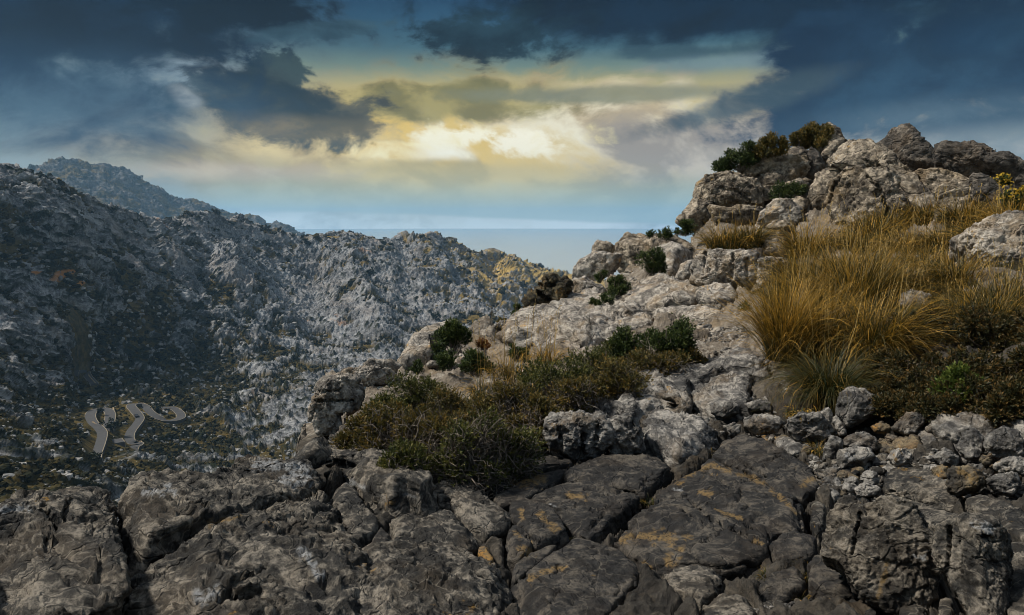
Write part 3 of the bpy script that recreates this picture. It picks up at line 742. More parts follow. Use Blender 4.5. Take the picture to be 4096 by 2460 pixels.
    for k in range(16, 0, -1):
        dr = 8. * k ** 1.7
        back.append(np.stack([crest[:, 0] / rc * (rc + dr), crest[:, 1] / rc * (rc + dr), crest[:, 2] - dr * .25 - .0006 * dr * dr], -1))
    Pf = np.concatenate([np.stack(back, 1), P], 1)
    V = Pf.reshape(-1, 3); Q = gridq(len(xs), nv + 16); N = vnorm(V, Q)
    if N[:, 2].mean() < 0: N = -N; Q = Q[:, ::-1]
    G = np.stack([V[:, 0], .5 * V[:, 1] + 1.4 * V[:, 2], V[:, 2]], 1).astype(f4); G[:, :2] += 20 * np.stack([fbm(V / 60, 3, seed=3), fbm(V / 60 + 50, 3, seed=5)], 1)
    f1, f2, i1 = worley(G / 40, 1); g1, _, i2 = worley(G / 15, 2)
    d = 10 * np.clip(1 - f1 * 1.2, 0, 1) * (.2 + i1) + 6 * np.clip(1 - g1 * 1.2, 0, 1) * (.2 + i2) + 7 * ridged(V / 70, 5, .6, seed=4) + 3 * ridged(V / 14, 3, seed=6) - 9
    b1, _, bi = worley(G / 13, 19)
    bush = (bi < .16) * sstep(b1, .45, .28)
    veg = sstep(fbm(V / 90, 4, .6, seed=8) + .3 - .4 * np.clip(1 - f1, 0, 1), -.05, .3) * .85
    V2 = level_crest(V + N * (d + 4 * bush)[:, None], len(xs), nv + 16, top, xs, rc)
    mesh('mountain', V2, Q, M['hillfar'], attrs={'veg': veg, 'gold': np.full(len(V), .12), 'bush': bush, 'ochre': np.zeros(len(V))}, props={'kind': 'structure', 'label': 'far blue mountain above the sea'})
    tick('mountain')
build_hills()

def ribbon(name, P, width, mat, lift=.5, props=None, skirt=6., offset=0.):
    T = np.gradient(P, axis=0); T[:, 2] = 0; T /= np.linalg.norm(T, axis=1, keepdims=True)
    S_ = np.stack([-T[:, 1], T[:, 0], 0 * T[:, 0]], 1)
    c = P + [0, 0, lift] + S_ * offset
    rows = [c - S_ * width / 2 - [0, 0, skirt], c - S_ * width / 2, c, c + S_ * width / 2, c + S_ * width / 2 - [0, 0, skirt]]
    V = np.stack(rows, 1).reshape(-1, 3)
    Q = gridq(len(P), 5)
    return mesh(name, V, Q, mat, smooth=False, props=props)
def build_roads():
    for P in ROAD3[:1] + ROAD3[1:2] + ROAD3[2:3] + ROAD3[3:]:
        ribbon('road', P, 5.4, M['asphalt'], .55, {'kind': 'structure', 'label': 'winding asphalt road in the valley'}, skirt=2.)
        for s in (-1, 1):
            ribbon('road_edge_line', P, .28, M['line'], .58, {'kind': 'structure'}, skirt=.02, offset=s * 2.5)
    walls = [(TC([(433,935),(440,1000),(428,1080),(398,1160),(372,1240),(362,1290)]), 'pale retaining wall beside the lowest stretch of the left road bend', 5.),
             (TC([(545,650),(556,700),(552,770),(545,830)]), 'stone retaining wall on the outside of the upper left hairpin', 4.),
             (TC([(900,745),(912,785),(880,845),(835,905),(812,965),(812,1040),(850,1072),(905,1085),(890,1125),(840,1150)]), 'long pale retaining wall below the middle road bend', 5.),
             (TC([(860,577),(930,592),(985,632),(1015,655)]), 'low stone parapet above the middle road hairpin', 1.5),
             (TC([(1375,655),(1410,700),(1440,760),(1425,790)]), 'low stone parapet round the right-hand hairpin', 2.),
             (TC([(232,190),(240,240),(280,290),(330,345)]), 'low stone parapet beside the farthest road bend', 1.5),
             (TC([(285,830),(340,870),(400,910),(433,935)]), 'rough stone parapet inside the left road loop', 1.5)]
    for pts, lab, dep in walls:
        pp = smooth_line(pts, 40); P = hill_pt(pp[:, 0], pp[:, 1])
        z = P[:, 2]
        for _ in range(5): z = np.convolve(np.pad(z, 1, 'edge'), [.25, .5, .25], 'valid')
        P[:, 2] = z
        T = np.gradient(P, axis=0); T[:, 2] = 0; T /= np.linalg.norm(T, axis=1, keepdims=True)
        S_ = np.stack([-T[:, 1], T[:, 0], 0 * T[:, 0]], 1); w = .35
        jag = (.95 + .12 * np.sin(np.arange(40) * 2.3))[:, None] * [0, 0, 1.]
        rows = [P - S_ * w - [0, 0, dep], P - S_ * w + jag, P + S_ * w + jag, P + S_ * w - [0, 0, dep]]
        V = np.stack(rows, 1).reshape(-1, 3)
        o = mesh('retaining_wall', V, gridq(40, 4), M['wallstone'], smooth=False, org=P.mean(0))
        tag(o, lab, 'stone wall', 'stone walls along the valley road')
build_roads()

def box(c, s, bev=0.):
    c = np.array(c); s = np.array(s) / 2
    return np.array([[x, y, z] for x in (-1, 1) for y in (-1, 1) for z in (-1, 1)]) * s + c, np.array([(0,1,3,2),(4,6,7,5),(0,4,5,1),(2,3,7,6),(0,2,6,4),(1,5,7,3)])
def build_car(loc, ang, paint, label):
    e = empty('parked_car', loc, label, 'car'); e.rotation_euler = (0, 0, ang)
    prof = [(-2.1,.35),(-2.15,.75),(-1.9,.95),(-1.35,1.0),(-.9,1.42),(.7,1.45),(1.2,1.0),(1.95,.85),(2.15,.6),(2.1,.35)]
    V = []
    for y, k in ((-.86, 1), (.86, 1)): V += [(x, y * (0.84 if z > 1.2 else 1), z) for x, z in prof]
    n = len(prof); Q = [(i, (i+1) % n, n + (i+1) % n, n + i) for i in range(n)]
    T = [(0, i+1, i) for i in range(1, n-1)] + [(n, n+i, n+i+1) for i in range(1, n-1)]
    mesh('body', np.array(V), np.array(Q), paint, e, smooth=False, T=np.array(T))
    gl = []
    v, q = box((0, 0, 1.2), (0, 0, 0))
    gV = np.array([(-1.28,-.70,1.03),(-.90,-.72,1.38),(-.90,.72,1.38),(-1.28,.70,1.03),(1.18,-.70,1.03),(.72,-.72,1.40),(.72,.72,1.40),(1.18,.70,1.03)]) + np.array([0, 0, .03])
    mesh('window', gV, np.array([(0,1,2,3),(4,7,6,5),(0,4,5,1),(3,2,6,7)]), M['carglass'], e, smooth=False)
    for x in (-1.35, 1.35):
        for y in (-.8, .8):
            a = np.arange(14) / 14 * 2 * math.pi
            W_ = np.concatenate([np.stack([x + .33 * np.cos(a), np.full(14, y - .1), .33 + .33 * np.sin(a)], 1), np.stack([x + .33 * np.cos(a), np.full(14, y + .1), .33 + .33 * np.sin(a)], 1), [[x, y-.1, .33], [x, y+.1, .33]]])
            Q = np.array([(i, (i+1) % 14, 14 + (i+1) % 14, 14 + i) for i in range(14)]); T = np.array([(28, i, (i+1) % 14) for i in range(14)] + [(29, 14 + (i+1) % 14, 14 + i) for i in range(14)])
            mesh('wheel', W_, Q, M['tyre'], e, smooth=False, T=T)
def road_at(k, x, y):
    q = hill_pt(x, y); P = ROAD3[k]; i = np.argmin(((P[:, :2] - q[:2]) ** 2).sum(1)); i = min(max(i, 1), len(P) - 2)
    d = P[i+1] - P[i-1]; n = np.array([-d[1], d[0], 0]); n /= np.linalg.norm(n)
    return P[i] + [0, 0, .58] - n * 1.2, math.atan2(d[1], d[0])
for k, (x, y), p, lab in [(1, TC([(862, 750)])[0], M['carpaint_dark'], 'dark car driving on the middle stretch of the valley road'), (2, TC([(187, 172)])[0], M['carpaint_white'], 'white car on the farthest bend of the valley road')]:
    l, a = road_at(k, x, y); build_car(l, a, p, lab)

# far trees
def build_far_trees():
    protos = []
    rng = np.random.default_rng(5)
    def make(v):
        n = 260
        e = bpy.data.objects.new('pine_tree', None); C.objects.link(e)
        cl = rng.normal(0, 1, (9, 3)) * [1.5, 1.5, 1.0] + [0, 0, 4.4]
        c = cl[rng.integers(0, 9, n)] + rng.normal(0, .75, (n, 3))
        u = rng.normal(0, 1, (n, 3)); u /= np.linalg.norm(u, axis=1, keepdims=True)
        w = np.cross(u, rng.normal(0, 1, (n, 3))); w /= np.linalg.norm(w, axis=1, keepdims=True)
        s = rng.uniform(.5, .95, (n, 1))
        V = np.stack([c - u*s, c - w*s*.6, c + u*s, c + w*s*.6], 1).reshape(-1, 3)
        mesh('crown', V, np.arange(n*4).reshape(-1, 4), M['pine'], e, smooth=False, attrs={'tint': np.repeat(rng.random(n), 4)})
        tub = []; a = np.arange(6) / 6 * 2 * math.pi; hs = [(-1.5, .34), (1.5, .26), (3.2, .2), (4.6, .10)]
        Vt = np.concatenate([np.stack([r*np.cos(a) + .12*z*v, r*np.sin(a), np.full(6, z)], 1) for z, r in hs])
        Q = np.array([(i*6+j, i*6+(j+1) % 6, (i+1)*6+(j+1) % 6, (i+1)*6+j) for i in range(3) for j in range(6)])
        mesh('trunk', Vt, Q, M['bark'], e)
        return e
    for v in (-1, 0, 1): protos.append(make(v))
    used = [False] * 3
    L = []
    for p, l in zip(T1([(218,395),(242,495),(298,485),(345,460),(165,508),(215,590),(175,590),(355,572),(520,605),(820,425)]), ['highest of the dark round trees on the left slope', 'dark tree below the highest one on the left slope', 'dark tree third from the left in the slope row', 'broadest dark tree in the left slope row', 'leftmost dark tree of the left slope row', 'right one of the lower pair on the left slope', 'left one of the lower pair on the left slope', 'dark tree right of the lower pair on the left slope', 'dark tree above the brown valley bowl on the left slope', 'lone dark tree near the crest where the left slope meets the mountain']): L.append((*p, 1.0, l, 'dark trees on the left slope', 0))
    for p, l in zip(T1([(1528,437),(1550,455),(1262,530),(1905,545),(1975,557),(2010,578),(2060,598),(2140,610),(2155,628)]), ['taller tree on the rocky knob of the middle skyline', 'tree just right of the taller one on the rocky knob', 'tree in the hollow left of the rocky knob', 'first tree down the ridge toward the sea gap', 'second tree down the ridge toward the sea gap', 'third tree down the ridge, above a grassy patch', 'fourth tree down the ridge before the sea gap', 'upper tree of the last pair before the sea gap', 'lower tree of the last pair before the sea gap']): L.append((*p, .95, l, 'dark trees along the skyline ridge', 0))
    for p, l in zip(T1([(985,195),(230,125),(770,150),(605,190)]), ['lone tree on the shoulder of the far blue mountain', 'tree at the left foot of the far blue mountain summit', 'tree below the second hump of the far blue mountain', 'tree halfway down the face of the far blue mountain']): L.append((*p, 1.6, l, None, 1))
    for p, s, l in zip(T2([(687,358),(588,615),(1848,720),(1490,715),(1113,960)]), (1.3, 1.8, 1.6, 1.2, 1.5),
        ['small tree just below the saddle between the two central hilltops', 'tall dark tree alone halfway up the central grey hillside', 'round tree low on the golden slope beside the black lichen rock', 'small tree on the grey hillside below the golden slope', 'dark tree low on the grey hillside above the near rock ridge']): L.append((*p, s, l, None, 0))
    for p, w in zip(T2([(1940,533),(1965,540),(2005,542)]), ('leftmost', 'middle', 'rightmost')): L.append((*p, 1.25, w + ' of the three round trees on the golden ridge', 'three trees on the golden ridge', 0))
    for p, s, l in zip(TC([(530,905),(355,682),(1290,475),(1100,655),(1000,260),(340,1290)]), (.9, .55, 1.3, .8, .9, .5),
        ['olive-green tree beside the road inside the left hairpin', 'small round tree on the inner kerb of the left hairpin', 'broad dark tree above the right-hand road hairpin', 'dark tree at the inner edge of the middle road bend', 'dark tree in the scrub above the valley road', 'low tree at the foot of the lowest road stretch']): L.append((*p, s, l, None, 0))
    for i, (x, y, s, lab, grp, far) in enumerate(L):
        k = i % 3
        if far:
            ty = smin_line(CRESTA, x); P = unproj(x, y + 3, (2700 + x * 1.2) * (1 - .30 * (y + 3 - ty) / 95)); s = s * 1.6
        else: P = hill_surf(x, y + 2)
        if not used[k]: e = protos[k]; used[k] = True; kids = None
        else:
            e = protos[k].copy(); C.objects.link(e)
            for ch in protos[k].children:
                c = ch.copy(); C.objects.link(c); c.parent = e
        e.location = [float(v) for v in P]; e.scale = (s,) * 3; e.rotation_euler = (0, 0, i * 1.7)
        for kk in ('group',):
            if kk in e: del e[kk]
        tag(e, lab, 'tree', grp)
build_far_trees()
tick('roads, trees')

# ------------------------------------------------------------------ foreground ground
GC = [(-200,640,2.5),(0,640,2.5),(300,640,2.6),(500,640,2.75),(800,640,2.75),(1024,640,2.7),(1250,640,2.7),(0,720,2.0),(500,720,2.1),(1024,720,2.1),
 (0,580,3.1),(250,560,3.5),(500,560,3.6),(750,560,3.7),(1024,560,3.4),
 (-200,510,3.6),(0,510,4.1),(110,490,4.4),(200,480,4.5),(300,450,5.0),(380,442,5.3),(420,470,5.1),(480,475,5.2),(520,500,4.7),(450,520,4.3),(350,500,4.5),
 (560,460,5.6),(650,440,6.0),(740,440,6.0),(800,480,5.1),(900,500,4.8),(1024,500,4.6),(700,500,4.8),
 (430,445,6.6),(400,430,7.4),(350,440,7.5),(330,420,8.3),(320,400,8.6),(480,450,6.3),(540,440,6.2),(500,410,7.2),(440,400,8.0),(560,400,7.3),
 (345,375,9.2),(400,365,9.8),(430,345,10.8),(480,330,11.8),(520,320,12.6),(560,305,14),(600,290,15.5),(640,268,17),(690,242,18.5),(720,215,19.5),
 (600,370,8.2),(650,350,8.9),(700,340,9.2),(740,370,8.0),(620,400,7.1),(700,400,7.0),(780,400,6.7),(780,440,5.9),
 (560,340,10.4),(620,320,11.2),(700,310,10.8),(740,300,11.2),(660,290,13),(640,280,14.6),(700,265,14.2),(760,260,13.6),(720,235,17),
 (830,398,6.6),(860,430,5.9),(940,430,5.7),(1024,430,5.5),(800,340,8.0),(860,350,7.8),(940,370,6.9),(1024,370,6.6),(900,320,8.8),(980,320,8.2),(860,290,10.4),(940,280,10.2),(1024,300,8.6),(800,280,11.6),
 (820,250,13.6),(900,250,13.2),(980,250,11.4),(1024,250,10.6),(870,225,17),(930,220,16.2),(990,205,15.8),(1024,200,15.2),(1250,250,10),(1250,160,18),
 (760,215,18.3),(800,215,18.),(760,190,19.6),(800,190,19.6),(850,190,19.4),(900,190,19.6),(780,160,21),(830,160,21),(880,155,21.4),(950,170,21),(1000,180,20),(1024,185,19.6),(830,130,22),(890,130,23.5),(960,150,23),(1024,165,22)]
GF = Field(RBF([(a, b) for a, b, c in GC], [math.log(c) for a, b, c in GC], .5), -300, 1320, 90, 740, 5., 3)
def g_r(x, y): return np.exp(GF(x, y)[..., 0])
def g_pt(x, y): return unproj(x, y, g_r(x, y))
GTOP = [(-300,520),(0,522),(110,507),(122,545),(132,545),(142,520),(250,495),(300,470),(312,445),(322,405),(345,378),(400,370),(430,347),(470,328),(510,318),(560,302),(600,287),(640,264),(690,242),(715,217),(740,200),(752,180),(775,168),(800,152),(826,138),(850,150),(880,152),(905,158),(950,165),(990,165),(1024,180),(1320,210)]

ROCKS = []
def rk(T, pts, label, name='boulder', mat='mid', m='g', th=.35, p=3.5, seed=0, up=.3, chips=7, am=1., r=None, lean=.25, cat=None, ox=0):
    pl = np.array(T(pts)); ce = pl.mean(0); gk = 1.07 if mat in ('knoll', 'knolldark') else (1.05 if mat == 'pale' else 1.02)
    pl = ce + (pl - ce) * gk
    ROCKS.append(dict(poly=pl, label=label, name=name, mat=mat, m=m, th=th, p=p, seed=seed or len(ROCKS) + 1, up=up, chips=chips, am=am, r=r, lean=lean, cat=cat or name.replace('_', ' ')))
G8 = 'rock_slab'
# -- the ledge at the bottom left
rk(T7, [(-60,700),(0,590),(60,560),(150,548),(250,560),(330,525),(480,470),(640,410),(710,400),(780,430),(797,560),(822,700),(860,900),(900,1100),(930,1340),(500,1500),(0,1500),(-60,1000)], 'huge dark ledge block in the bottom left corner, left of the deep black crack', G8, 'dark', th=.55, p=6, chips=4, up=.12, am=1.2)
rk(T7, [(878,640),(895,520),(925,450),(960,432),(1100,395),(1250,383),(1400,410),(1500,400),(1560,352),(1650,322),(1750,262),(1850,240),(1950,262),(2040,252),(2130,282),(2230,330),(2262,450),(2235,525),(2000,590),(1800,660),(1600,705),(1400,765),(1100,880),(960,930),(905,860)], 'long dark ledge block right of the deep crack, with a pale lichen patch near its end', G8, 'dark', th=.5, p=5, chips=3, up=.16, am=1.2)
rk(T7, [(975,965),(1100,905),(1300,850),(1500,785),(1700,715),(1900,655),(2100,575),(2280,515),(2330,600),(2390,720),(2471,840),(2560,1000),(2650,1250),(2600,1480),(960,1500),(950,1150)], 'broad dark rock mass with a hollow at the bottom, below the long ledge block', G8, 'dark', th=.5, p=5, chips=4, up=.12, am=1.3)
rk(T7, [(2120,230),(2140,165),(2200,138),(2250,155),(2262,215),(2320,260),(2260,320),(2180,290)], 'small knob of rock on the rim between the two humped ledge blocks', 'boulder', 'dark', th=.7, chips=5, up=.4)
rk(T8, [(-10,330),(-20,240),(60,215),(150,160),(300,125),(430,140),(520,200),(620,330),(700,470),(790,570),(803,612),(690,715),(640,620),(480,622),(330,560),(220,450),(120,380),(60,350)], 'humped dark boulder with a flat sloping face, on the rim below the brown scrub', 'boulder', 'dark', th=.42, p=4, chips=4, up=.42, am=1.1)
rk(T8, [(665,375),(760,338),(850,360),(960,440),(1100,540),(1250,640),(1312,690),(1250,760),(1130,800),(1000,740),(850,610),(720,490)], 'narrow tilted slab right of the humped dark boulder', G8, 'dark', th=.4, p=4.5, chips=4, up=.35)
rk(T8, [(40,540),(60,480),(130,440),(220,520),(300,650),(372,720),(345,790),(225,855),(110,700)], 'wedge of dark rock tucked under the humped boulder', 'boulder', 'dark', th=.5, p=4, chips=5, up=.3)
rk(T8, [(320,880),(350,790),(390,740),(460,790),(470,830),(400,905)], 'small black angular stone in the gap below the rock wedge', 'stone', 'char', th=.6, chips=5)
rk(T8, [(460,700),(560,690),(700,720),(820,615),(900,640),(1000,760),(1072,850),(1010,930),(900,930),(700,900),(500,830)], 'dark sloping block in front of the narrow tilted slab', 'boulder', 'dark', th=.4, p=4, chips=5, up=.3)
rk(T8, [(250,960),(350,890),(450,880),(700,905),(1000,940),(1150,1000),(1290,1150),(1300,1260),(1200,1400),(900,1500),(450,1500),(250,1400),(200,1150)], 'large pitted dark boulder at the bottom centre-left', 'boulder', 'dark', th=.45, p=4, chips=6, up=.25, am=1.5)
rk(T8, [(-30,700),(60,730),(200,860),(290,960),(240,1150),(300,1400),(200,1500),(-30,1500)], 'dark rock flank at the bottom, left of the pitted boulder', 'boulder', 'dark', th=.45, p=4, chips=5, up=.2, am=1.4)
# -- dark slabs in the lower middle
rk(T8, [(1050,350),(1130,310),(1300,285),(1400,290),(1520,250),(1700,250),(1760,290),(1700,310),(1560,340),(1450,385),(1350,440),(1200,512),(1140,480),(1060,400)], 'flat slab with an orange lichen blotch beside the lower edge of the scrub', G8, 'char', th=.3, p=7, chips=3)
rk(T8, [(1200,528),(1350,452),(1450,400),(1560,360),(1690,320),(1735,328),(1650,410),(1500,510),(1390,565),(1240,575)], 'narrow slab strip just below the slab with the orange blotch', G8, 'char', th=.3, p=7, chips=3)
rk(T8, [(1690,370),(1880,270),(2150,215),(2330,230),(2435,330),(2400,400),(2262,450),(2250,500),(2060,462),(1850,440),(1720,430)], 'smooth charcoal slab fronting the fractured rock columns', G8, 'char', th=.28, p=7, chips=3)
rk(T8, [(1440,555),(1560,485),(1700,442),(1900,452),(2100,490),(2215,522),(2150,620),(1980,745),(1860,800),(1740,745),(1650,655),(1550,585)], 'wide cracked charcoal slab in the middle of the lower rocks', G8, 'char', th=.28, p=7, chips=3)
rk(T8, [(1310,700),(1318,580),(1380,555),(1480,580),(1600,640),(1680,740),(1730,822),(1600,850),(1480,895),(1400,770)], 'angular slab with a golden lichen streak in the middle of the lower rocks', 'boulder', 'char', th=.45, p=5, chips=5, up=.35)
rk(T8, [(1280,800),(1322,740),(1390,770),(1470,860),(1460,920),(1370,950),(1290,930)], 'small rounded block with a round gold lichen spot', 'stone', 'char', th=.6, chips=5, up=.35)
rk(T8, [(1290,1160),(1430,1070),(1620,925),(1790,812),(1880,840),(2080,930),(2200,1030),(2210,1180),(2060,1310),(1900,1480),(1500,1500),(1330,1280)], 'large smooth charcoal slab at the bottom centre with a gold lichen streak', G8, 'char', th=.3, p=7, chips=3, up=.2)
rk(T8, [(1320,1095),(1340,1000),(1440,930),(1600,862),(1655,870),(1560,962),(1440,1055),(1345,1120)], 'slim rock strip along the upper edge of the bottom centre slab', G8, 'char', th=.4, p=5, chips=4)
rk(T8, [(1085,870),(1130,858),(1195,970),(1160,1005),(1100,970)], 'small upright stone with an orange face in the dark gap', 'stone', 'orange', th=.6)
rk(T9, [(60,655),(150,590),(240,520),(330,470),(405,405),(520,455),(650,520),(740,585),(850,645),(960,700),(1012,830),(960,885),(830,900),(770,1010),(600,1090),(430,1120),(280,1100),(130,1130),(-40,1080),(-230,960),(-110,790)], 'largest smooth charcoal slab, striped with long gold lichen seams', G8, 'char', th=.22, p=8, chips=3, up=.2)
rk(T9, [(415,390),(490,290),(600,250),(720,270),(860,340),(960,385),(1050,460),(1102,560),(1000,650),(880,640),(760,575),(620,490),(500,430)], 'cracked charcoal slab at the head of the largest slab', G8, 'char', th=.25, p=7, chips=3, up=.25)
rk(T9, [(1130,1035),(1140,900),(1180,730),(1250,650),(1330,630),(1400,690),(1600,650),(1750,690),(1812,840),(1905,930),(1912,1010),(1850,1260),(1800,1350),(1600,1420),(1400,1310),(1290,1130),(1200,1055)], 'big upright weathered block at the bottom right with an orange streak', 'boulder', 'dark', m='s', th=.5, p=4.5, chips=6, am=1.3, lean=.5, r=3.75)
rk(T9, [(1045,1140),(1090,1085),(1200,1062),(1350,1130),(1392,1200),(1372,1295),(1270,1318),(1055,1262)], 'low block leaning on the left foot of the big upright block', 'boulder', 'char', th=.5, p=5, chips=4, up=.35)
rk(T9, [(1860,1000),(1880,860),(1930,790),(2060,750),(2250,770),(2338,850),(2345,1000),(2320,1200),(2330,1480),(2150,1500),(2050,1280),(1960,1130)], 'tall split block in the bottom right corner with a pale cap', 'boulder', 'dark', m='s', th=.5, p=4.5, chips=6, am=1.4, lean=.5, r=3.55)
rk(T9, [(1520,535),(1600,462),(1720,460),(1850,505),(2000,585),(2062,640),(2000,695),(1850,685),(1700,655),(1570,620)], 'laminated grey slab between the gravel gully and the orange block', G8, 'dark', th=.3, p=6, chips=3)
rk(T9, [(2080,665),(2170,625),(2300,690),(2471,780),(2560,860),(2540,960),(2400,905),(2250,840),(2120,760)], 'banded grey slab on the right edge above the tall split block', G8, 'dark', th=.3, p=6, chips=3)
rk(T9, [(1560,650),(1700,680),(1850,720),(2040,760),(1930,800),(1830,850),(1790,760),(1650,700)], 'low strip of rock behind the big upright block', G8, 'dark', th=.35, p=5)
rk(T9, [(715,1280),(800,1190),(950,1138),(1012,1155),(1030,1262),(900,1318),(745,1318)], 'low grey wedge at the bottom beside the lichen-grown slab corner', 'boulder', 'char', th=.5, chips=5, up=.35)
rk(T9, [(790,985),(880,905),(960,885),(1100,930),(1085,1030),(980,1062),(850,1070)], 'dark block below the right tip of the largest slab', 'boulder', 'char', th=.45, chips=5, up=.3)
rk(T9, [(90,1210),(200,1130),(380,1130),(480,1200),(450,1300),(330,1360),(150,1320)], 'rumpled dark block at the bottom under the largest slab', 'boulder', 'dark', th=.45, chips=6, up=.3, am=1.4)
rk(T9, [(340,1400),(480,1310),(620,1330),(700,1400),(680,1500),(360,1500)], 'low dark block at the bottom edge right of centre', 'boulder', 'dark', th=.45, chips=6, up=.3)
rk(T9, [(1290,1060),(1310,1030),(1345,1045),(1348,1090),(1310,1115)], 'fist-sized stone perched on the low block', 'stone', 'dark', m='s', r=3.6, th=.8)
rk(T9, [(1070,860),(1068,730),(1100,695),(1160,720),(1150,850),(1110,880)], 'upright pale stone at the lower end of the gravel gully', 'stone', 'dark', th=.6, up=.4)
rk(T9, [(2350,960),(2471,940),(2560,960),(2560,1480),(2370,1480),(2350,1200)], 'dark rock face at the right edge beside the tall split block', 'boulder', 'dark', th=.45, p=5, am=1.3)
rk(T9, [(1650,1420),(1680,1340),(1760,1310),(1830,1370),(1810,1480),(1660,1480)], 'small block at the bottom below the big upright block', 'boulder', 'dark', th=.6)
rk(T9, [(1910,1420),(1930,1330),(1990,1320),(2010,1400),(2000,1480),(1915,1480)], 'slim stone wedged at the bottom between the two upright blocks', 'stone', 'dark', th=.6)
# -- fractured outcrop in the middle
rk(T5, [(1340,800),(1380,770),(1500,775),(1640,765),(1705,800),(1712,930),(1610,1012),(1440,1002),(1350,905)], 'fractured rock columns standing above the smooth charcoal slab', 'boulder', 'mid', m='s', th=.6, p=5, chips=8, am=1.3)
rk(T5, [(1700,800),(1740,770),(1830,770),(1870,860),(1892,965),(1800,1005),(1712,990)], 'splintered block at the right end of the fractured columns', 'boulder', 'mid', m='s', th=.6, p=5, chips=8, am=1.2)
rk(T5, [(1760,985),(1730,930),(1785,885),(1830,930),(1850,985)], 'small pointed stone leaning on the splintered block', 'stone', 'dark', m='s', th=.7)
rk(T5, [(1345,720),(1480,680),(1650,682),(1820,640),(2010,700),(1990,760),(1850,780),(1640,768),(1400,768)], 'layered grey bench on top of the fractured columns', G8, 'mid', th=.3, p=5, up=.35, am=1.1)
rk(T5, [(1640,680),(1700,620),(1790,570),(1860,520),(1960,560),(2060,640),(2150,720),(2140,750),(1990,735),(1830,650)], 'tilted bedded slab rising beside the lower path', G8, 'mid', th=.35, p=5, up=.45, am=1.1)
rk(T5, [(1860,520),(1930,485),(2060,520),(2150,620),(2148,700),(2060,640),(1960,560)], 'second bedded slab stacked behind the tilted one', G8, 'mid', th=.35, p=5, up=.4)
rk(T5, [(1900,850),(1950,782),(2080,790),(2200,830),(2300,905),(2210,965),(2080,1030),(1905,950)], 'block with a dark hollow on its left, right of the splintered block', 'boulder', 'mid', th=.45, p=4, chips=7, up=.4, am=1.2)
rk(T5, [(2150,640),(2250,600),(2400,570),(2471,580),(2471,735),(2300,765),(2160,722)], 'broad grey hummock beside the top of the lower path', 'boulder', 'mid', th=.35, p=4, up=.35)
rk(T5, [(1240,920),(1290,890),(1345,920),(1330,970),(1260,975)], 'grey cobble at the left foot of the fractured columns', 'stone', 'mid', th=.7, up=.5)
rk(T5, [(1235,1010),(1270,960),(1320,985),(1310,1040),(1250,1045)], 'second cobble below the first beside the scrub', 'stone', 'dark', th=.7, up=.5)
rk(T5, [(1220,890),(1240,860),(1300,850),(1340,870),(1310,900)], 'pale cobble topmost of those beside the scrub', 'stone', 'pale', th=.7, up=.5)
rk(T5, [(2030,560),(2200,480),(2400,430),(2560,440),(2560,560),(2400,560),(2250,595),(2160,620)], 'low grey ledge crossing the path under the tussock', G8, 'mid', th=.3, p=4.5, up=.3)
rk(T5, [(1180,500),(1270,505),(1290,560),(1190,560)], 'half hidden rock in the middle scrub', 'stone', 'pale', th=.5)
# -- right foreground rubble
rk(T6, [(1035,905),(1050,800),(1080,700),(1150,662),(1250,680),(1335,760),(1325,850),(1230,905),(1120,965)], 'rounded grey boulder at the foot of the big tussock', 'boulder', 'mid', m='s', th=.6, chips=6)
rk(T6, [(640,965),(680,900),(780,868),(900,870),(965,960),(990,1035),(850,1085),(700,1045)], 'banded boulder left of the rock spike', 'boulder', 'mid', m='s', th=.6, chips=6, am=1.2)
rk(T6, [(910,855),(972,818),(1035,920),(1055,1022),(990,1022),(950,935)], 'sharp rock spike beside the banded boulder', 'boulder', 'mid', m='s', th=.4, chips=4)
rk(T6, [(1010,930),(1035,890),(1090,940),(1115,1020),(1060,1030)], 'second lower spike right of the sharp one', 'stone', 'mid', m='s', th=.4, chips=4)
rk(T6, [(1462,975),(1540,880),(1580,855),(1680,868),(1702,925),(1640,1005),(1560,1025)], 'squared boulder at the lower edge of the right scrub', 'boulder', 'mid', m='s', th=.6, chips=6)
rk(T6, [(1720,990),(1800,908),(1822,930),(1790,982),(1740,1005)], 'thin pointed stone between the squared boulder and the right bank', 'stone', 'mid', m='s', th=.5)
rk(T6, [(1780,1030),(1880,925),(1930,800),(1990,793),(2120,822),(2260,880),(2285,950),(2150,1030),(1950,1050)], 'long pale-topped bank of rock under the right scrub', 'boulder', 'mid', th=.45, p=4, chips=5, up=.5, am=1.1)
rk(T6, [(2250,840),(2350,830),(2466,850),(2600,900),(2600,1050),(2440,1020),(2300,960)], 'rock shelf at the right edge above the block with ribbed top', G8, 'mid', th=.4, up=.4)
rk(T6, [(2168,1105),(2180,1020),(2300,958),(2400,1000),(2470,1085),(2440,1185),(2350,1212),(2215,1185)], 'squat block with a ribbed top near the right edge', 'boulder', 'mid', m='s', th=.6, p=4, chips=6)
rk(T6, [(340,905),(440,873),(600,890),(645,930),(580,1002),(440,1015),(340,965)], 'wide stepped rock left of the banded boulder', 'boulder', 'mid', m='s', th=.6, chips=6, am=1.2)
rk(T6, [(80,855),(110,780),(200,765),(292,800),(290,862),(180,895)], 'flat-topped rock below the ledge that crosses the path', 'boulder', 'mid', m='s', th=.6)
rk(T6, [(340,795),(440,755),(542,780),(545,840),(460,855),(375,832)], 'grey rock left of the dead grass litter', 'boulder', 'mid', m='s', th=.6)
rk(T6, [(1035,1215),(1060,1150),(1180,1118),(1282,1130),(1322,1192),(1180,1265),(1075,1285)], 'rock with a pale blue-grey patch above the gravel gully', 'boulder', 'mid', m='s', th=.6, chips=6)
rk(T6, [(1080,1105),(1120,1040),(1250,998),(1335,1050),(1330,1135),(1200,1140)], 'sharp-edged rock behind the one with a pale patch', 'boulder', 'mid', m='s', th=.5)
